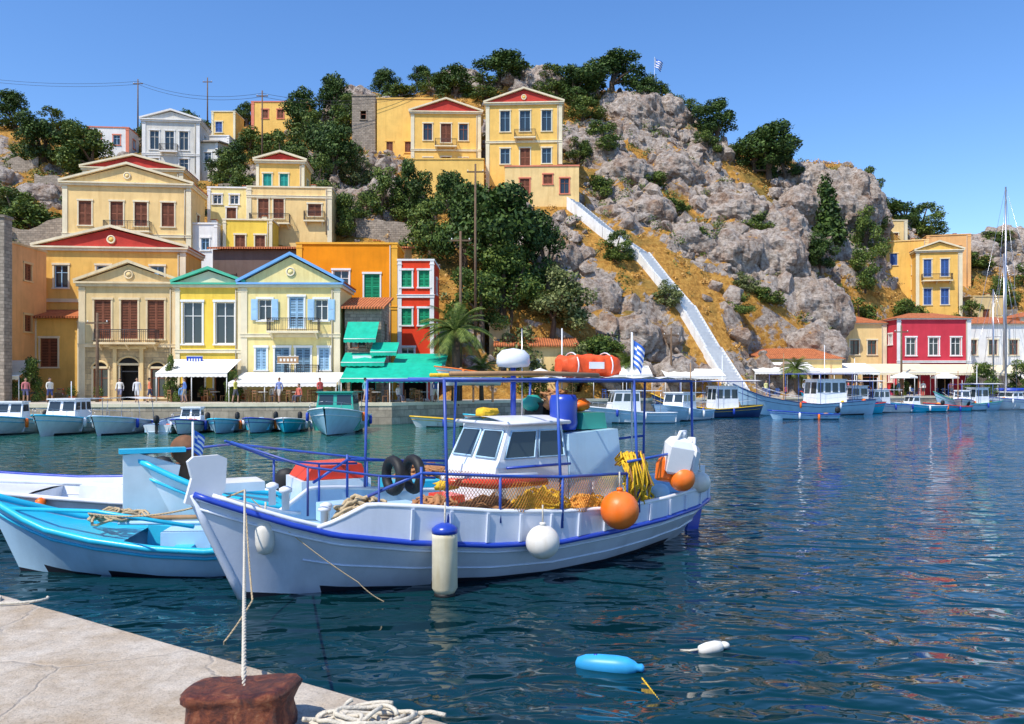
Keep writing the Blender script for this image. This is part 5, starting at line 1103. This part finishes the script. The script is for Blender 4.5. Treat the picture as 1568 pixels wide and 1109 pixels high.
def sunshade(x,y,mat):
    c=MB(); c.tube([(0,0,0),(0,0,2.6)],.035,WOODD,6); n=8
    for k in range(n):
        a=6.2832*k/n;b=6.2832*(k+1)/n; c.poly([(0,0,2.75),(1.5*math.cos(a),1.5*math.sin(a),2.2),(1.5*math.cos(b),1.5*math.sin(b),2.2)],mat); c.quad((1.5*math.cos(a),1.5*math.sin(a),2.2),(1.5*math.cos(b),1.5*math.sin(b),2.2),(1.52*math.cos(b),1.52*math.sin(b),2.02),(1.52*math.cos(a),1.52*math.sin(a),2.02),mat)
    c.lathe([(.3,0),(.3,.08),(.06,.1)],IRON,(0,0,0),10); o=c.obj('sun_umbrella'); o.location=(x,y,G)
for x,y,m_ in((2.5,70.5,AW),(5.5,72.5,AW),(44,89.5,AW),(50,92,AW),(62,96.5,AW)): sunshade(x,y,m_)
rr=random.Random(21)
for k,(x,y) in enumerate(((-24.9,60.2),(-23.2,60.0),(-20.9,60.1),(-13.0,59.7),(-10.5,60.4),(-7.5,60.5),(-34.2,60.3),(30.2,89.8),(36.8,92))):
    c=MB()
    for i in range(5):
        bx=rr.uniform(-.5,.3); bz_=i*.34 if i<3 else rr.uniform(0,.5); w_=rr.uniform(.35,.6)
        for zz in(0,.12,.24): c.box(bx,bx+w_,-.2,-.17,bz_+zz,bz_+zz+.08,WOODD); c.box(bx,bx+w_,.17,.2,bz_+zz,bz_+zz+.08,WOODD)
        for q in range(4): c.ball((bx+w_*(q+.5)/4,rr.uniform(-.1,.1),bz_+.25),.09,rr.choice([BRED,NETY,ORN,LF_M,BLB,BW]),8)
    o=c.obj('market_crates'); o.location=(x,y,G)
for x,y,w_,m_ in((-24,60.2,1.2,BBLUE),(-11.2,59.5,1.4,BW),(-17,60.4,1.6,WOODD),(32,89.9,2,BBLUE)):
    c=MB(); c.box(-w_/2,w_/2,0,.06,0,.5,m_); c.box(-w_/2-.03,w_/2+.03,-.01,.07,-.04,-.002,WFR); c.box(-w_/2-.03,w_/2+.03,-.01,.07,.502,.54,WFR)
    for q in range(5): c.box(-w_*.38+q*w_*.17,-w_*.38+q*w_*.17+w_*.09,-.012,-.003,.14,.34,WFR if m_ is not BW else BRED)
    o=c.obj('shop_sign'); o.location=(x,y,G+2.9)
# people
def personmat(sh,pa):
    m,nt,b=nodemat('clothed_body'); tc=nt.nodes.new('ShaderNodeTexCoord').outputs['Object']; s=nt.nodes.new('ShaderNodeSeparateXYZ'); L(nt,tc,s.inputs[0])
    n=noise_node(nt,tc,12,3); mr=nt.nodes.new('ShaderNodeMath'); mr.operation='MULTIPLY'; mr.inputs[1].default_value=1/1.8; L(nt,s.outputs[2],mr.inputs[0])
    r=ramp(nt,mr.outputs[0],[(0,(.05,.03,.02)),(.045,(.45,.26,.17)),(.28,pa),(.53,sh),(.815,(.45,.26,.17))]); r.color_ramp.interpolation='CONSTANT'
    L(nt,mixc(nt,.2,r.outputs[0],n.outputs['Color'],'SOFT_LIGHT'),b.inputs['Base Color']); b.inputs['Roughness'].default_value=.8; return m
SKIN=M('skin',(.45,.26,.17),.6); HAIR=M('hair',(.04,.025,.015),.7)
def person(x,y,ang,sh,pa,walk=.12,arm=.1,z=G,sit=False):
    V=[(0,0,.95),(0,0,1.12),(0,0,1.32),(0,0,1.45),(0,0,1.52)]; E=[(0,1),(1,2),(2,3),(3,4)]; Rr=[.14,.125,.15,.09,.055]
    for s in(-1,1):
        i=len(V)
        if sit: V+=[(s*.09,-.02,.9),(s*.12,-.42,.88),(s*.12,-.44,.5),(s*.12,-.47,.46),(s*.12,-.6,.45)]
        else: V+=[(s*.09,0,.86),(s*.1,-s*walk-.02,.5),(s*.1,-s*walk*1.3+.03,.1),(s*.1,-s*walk*1.3+.02,.05),(s*.11,-s*walk*1.3-.13,.035)]
        E+=[(0,i),(i,i+1),(i+1,i+2),(i+2,i+3),(i+3,i+4)]; Rr+=[.095,.065,.042,.045,.035]
        j=len(V); V+=[(s*.19,0,1.40),(s*.24,.03+s*arm*.5,1.13),(s*.24,-.06+s*arm,.90),(s*.235,-.08+s*arm,.81)]
        E+=[(2,j),(j,j+1),(j+1,j+2),(j+2,j+3)]; Rr+=[.065,.045,.034,.03]
    me=bpy.data.meshes.new('body'); me.from_pydata(V,E,[]); e=empty('person',(x,y,z-(.42 if sit else 0)),ang)
    o=bpy.data.objects.new('body',me); scn.collection.objects.link(o); o.parent=e; me.materials.append(personmat(sh,pa))
    md=o.modifiers.new('s','SKIN'); 
    for k,v in enumerate(me.skin_vertices[0].data if len(me.skin_vertices) else []): v.radius=(Rr[k],Rr[k]*(.75 if k<4 else 1)); v.use_root=(k==0)
    o.modifiers.new('ss','SUBSURF').levels=1; o.modifiers['ss'].render_levels=1
    h=MB(); h.ball((0,0,1.63),.1,SKIN,12,(.82,.98,1.2)); h.ball((0,.02,1.665),.107,HAIR,12,(.86,.98,1.02)); h.ball((0,-.105,1.62),.018,SKIN,6); h.ball((-.085,0,1.63),.022,SKIN,6); h.ball((.085,0,1.63),.022,SKIN,6); h.obj('head',e)
for p in((-26.6,56.5,.3,(.7,.7,.7),(.6,.6,.6)),(-25.9,56.9,2.0,(.7,.2,.1),(.05,.06,.12)),(-32.5,56,1,(.7,.68,.6),(.05,.07,.2)),(-23.2,56.4,-1,(.1,.2,.5),(.3,.25,.18)),(-13.5,56,.8,(.65,.1,.08),(.05,.05,.06)),(-5.5,57.4,.5,(.05,.1,.3),(.5,.45,.35)),(-29.3,59.5,.2,(.75,.75,.72),(.2,.2,.3)),(-19.3,55.6,1.4,(.6,.55,.1),(.1,.1,.12)),(-10.3,55.9,2.2,(.1,.35,.4),(.4,.35,.3)),(-16.2,55.4,-.4,(.2,.25,.5),(.5,.45,.4)),(-34.5,56.5,.7,(.6,.2,.2),(.1,.1,.2)),(31,84.4,.2,(.7,.7,.7),(.1,.1,.2)),(37,87.6,1.2,(.6,.1,.1),(.4,.35,.3)),(44,90.4,-.8,(.1,.25,.5),(.6,.6,.6)),(47.5,92,-.4,(.7,.7,.65),(.05,.05,.05)),(26,81.5,.4,(.75,.7,.3),(.1,.15,.3)),(51,92.6,1.9,(.7,.3,.3),(.3,.3,.3)),(34,85.5,-.6,(.2,.5,.6),(.1,.1,.1)),(41,88.5,.4,(.7,.65,.5),(.2,.2,.3))): person(*p)
for x,y,a,c_ in((33.2,87.2,.4,(.7,.6,.2)),(39.2,90.2,-.5,(.2,.5,.6)),(-17.5,58.4,.4,(.7,.7,.7)),(-15.1,56.4,-.6,(.6,.15,.1)),(-24,58.0,.5,(.15,.3,.55)),(-8.2,57.4,1.0,(.7,.65,.6)),(29.6,86,.2,(.7,.15,.12)),(46,92,.9,(.75,.75,.75)),(36.1,89,-.3,(.1,.2,.4))): person(x,y,a,c_,(.1,.1,.14),sit=True)
# utility poles
for x,y,h in((-3.4,74,17),(-4.1,63.5,13.5),(-34.5,110,12),(-62,132,9),(-52,136,9),(-30.2,58,6.5),(44,90,8),(16,80,7)):
    z=hz(x,y) if y>70 and not(x>15 and x<50) else G
    p=MB(); p.tube([(0,0,-.5),(0,0,h)],[.14,.09],WOODP,8); p.box(-.8,.8,-.06,.06,h-.8,h-.68,WOODP)
    for s in(-.7,0,.7): p.lathe([(.03,0),(.05,.05),(.03,.14)],WFR,(s,0,h-.68),6)
    o=p.obj('utility_pole'); o.location=(x,y,z)
wz=hz(-34.5,110)+11.4
for a,b in(((-34.5,110,wz),(-62,132,hz(-62,132)+8.4)),((-34.5,110,wz),(-12,112,44)),((-62,132,hz(-62,132)+8.4),(-100,134,56))):
    m_=MB()
    for s in(-.6,.6):
        A_=Vector(a)+Vector((0,0,s*.4));B_=Vector(b)+Vector((0,0,s*.4)); m_.tube([A_.lerp(B_,t)-Vector((0,0,1.3*4*t*(1-t))) for t in np.linspace(0,1,16)],.025,IRON,4)
    m_.obj('overhead_wires')
for x in(-33,-31,-25.4,-23.1,-20.5,-12.8):
    p=MB(); p.lathe([(.16,0),(.24,.35),(.26,.36),(.26,.4),(.2,.4)],TILE,(0,0,0),12); V_,F_=leaves([(0,0,.75,.32,.32,.38)],260,.07,rng); p.V+=[tuple(v) for v in V_]; o0=len(p.V)-len(V_); k=p.mi(LF_M)
    for f in F_: p.F.append(tuple(int(i)+o0 for i in f)); p.I.append(k); p.S.append(False)
    o=p.obj('potted_plant'); o.location=(x,59.7,G)
# ------------------------------------------------------------------ light, sky, camera
w=bpy.data.worlds.new('World'); scn.world=w; w.use_nodes=True; nt=w.node_tree; bg=nt.nodes['Background']
sky=nt.nodes.new('ShaderNodeTexSky'); sky.sky_type='NISHITA'; sky.sun_disc=False
EL=R(55); sd=Vector((-.60,-.68,0)).normalized()
sky.sun_elevation=EL; sky.sun_rotation=math.atan2(sd.x,sd.y); sky.air_density=1.0; sky.dust_density=.3; sky.ozone_density=3.2
hs=nt.nodes.new('ShaderNodeHueSaturation'); hs.inputs['Hue'].default_value=.507; hs.inputs['Saturation'].default_value=1.22; hs.inputs['Value'].default_value=1.45; L(nt,sky.outputs[0],hs.inputs['Color']); L(nt,hs.outputs[0],bg.inputs['Color']); bg.inputs['Strength'].default_value=.15
sl=bpy.data.lights.new('sun','SUN'); sl.energy=5.0; sl.angle=R(.5); sl.color=(1,.94,.84); so=bpy.data.objects.new('sun',sl); scn.collection.objects.link(so)
dv=Vector((sd.x*math.cos(EL),sd.y*math.cos(EL),math.sin(EL))); so.rotation_euler=dv.to_track_quat('Z','Y').to_euler()
cam=bpy.data.cameras.new('camera'); co=bpy.data.objects.new('camera',cam); scn.collection.objects.link(co); co.location=(0,0,2.7); co.rotation_euler=(R(90),0,0)
cam.sensor_width=36; cam.lens=28; cam.shift_y=.023; cam.clip_end=8000; cam.clip_start=.05; scn.camera=co
scn.view_settings.view_transform='Standard'; scn.view_settings.look='None'; scn.view_settings.exposure=0
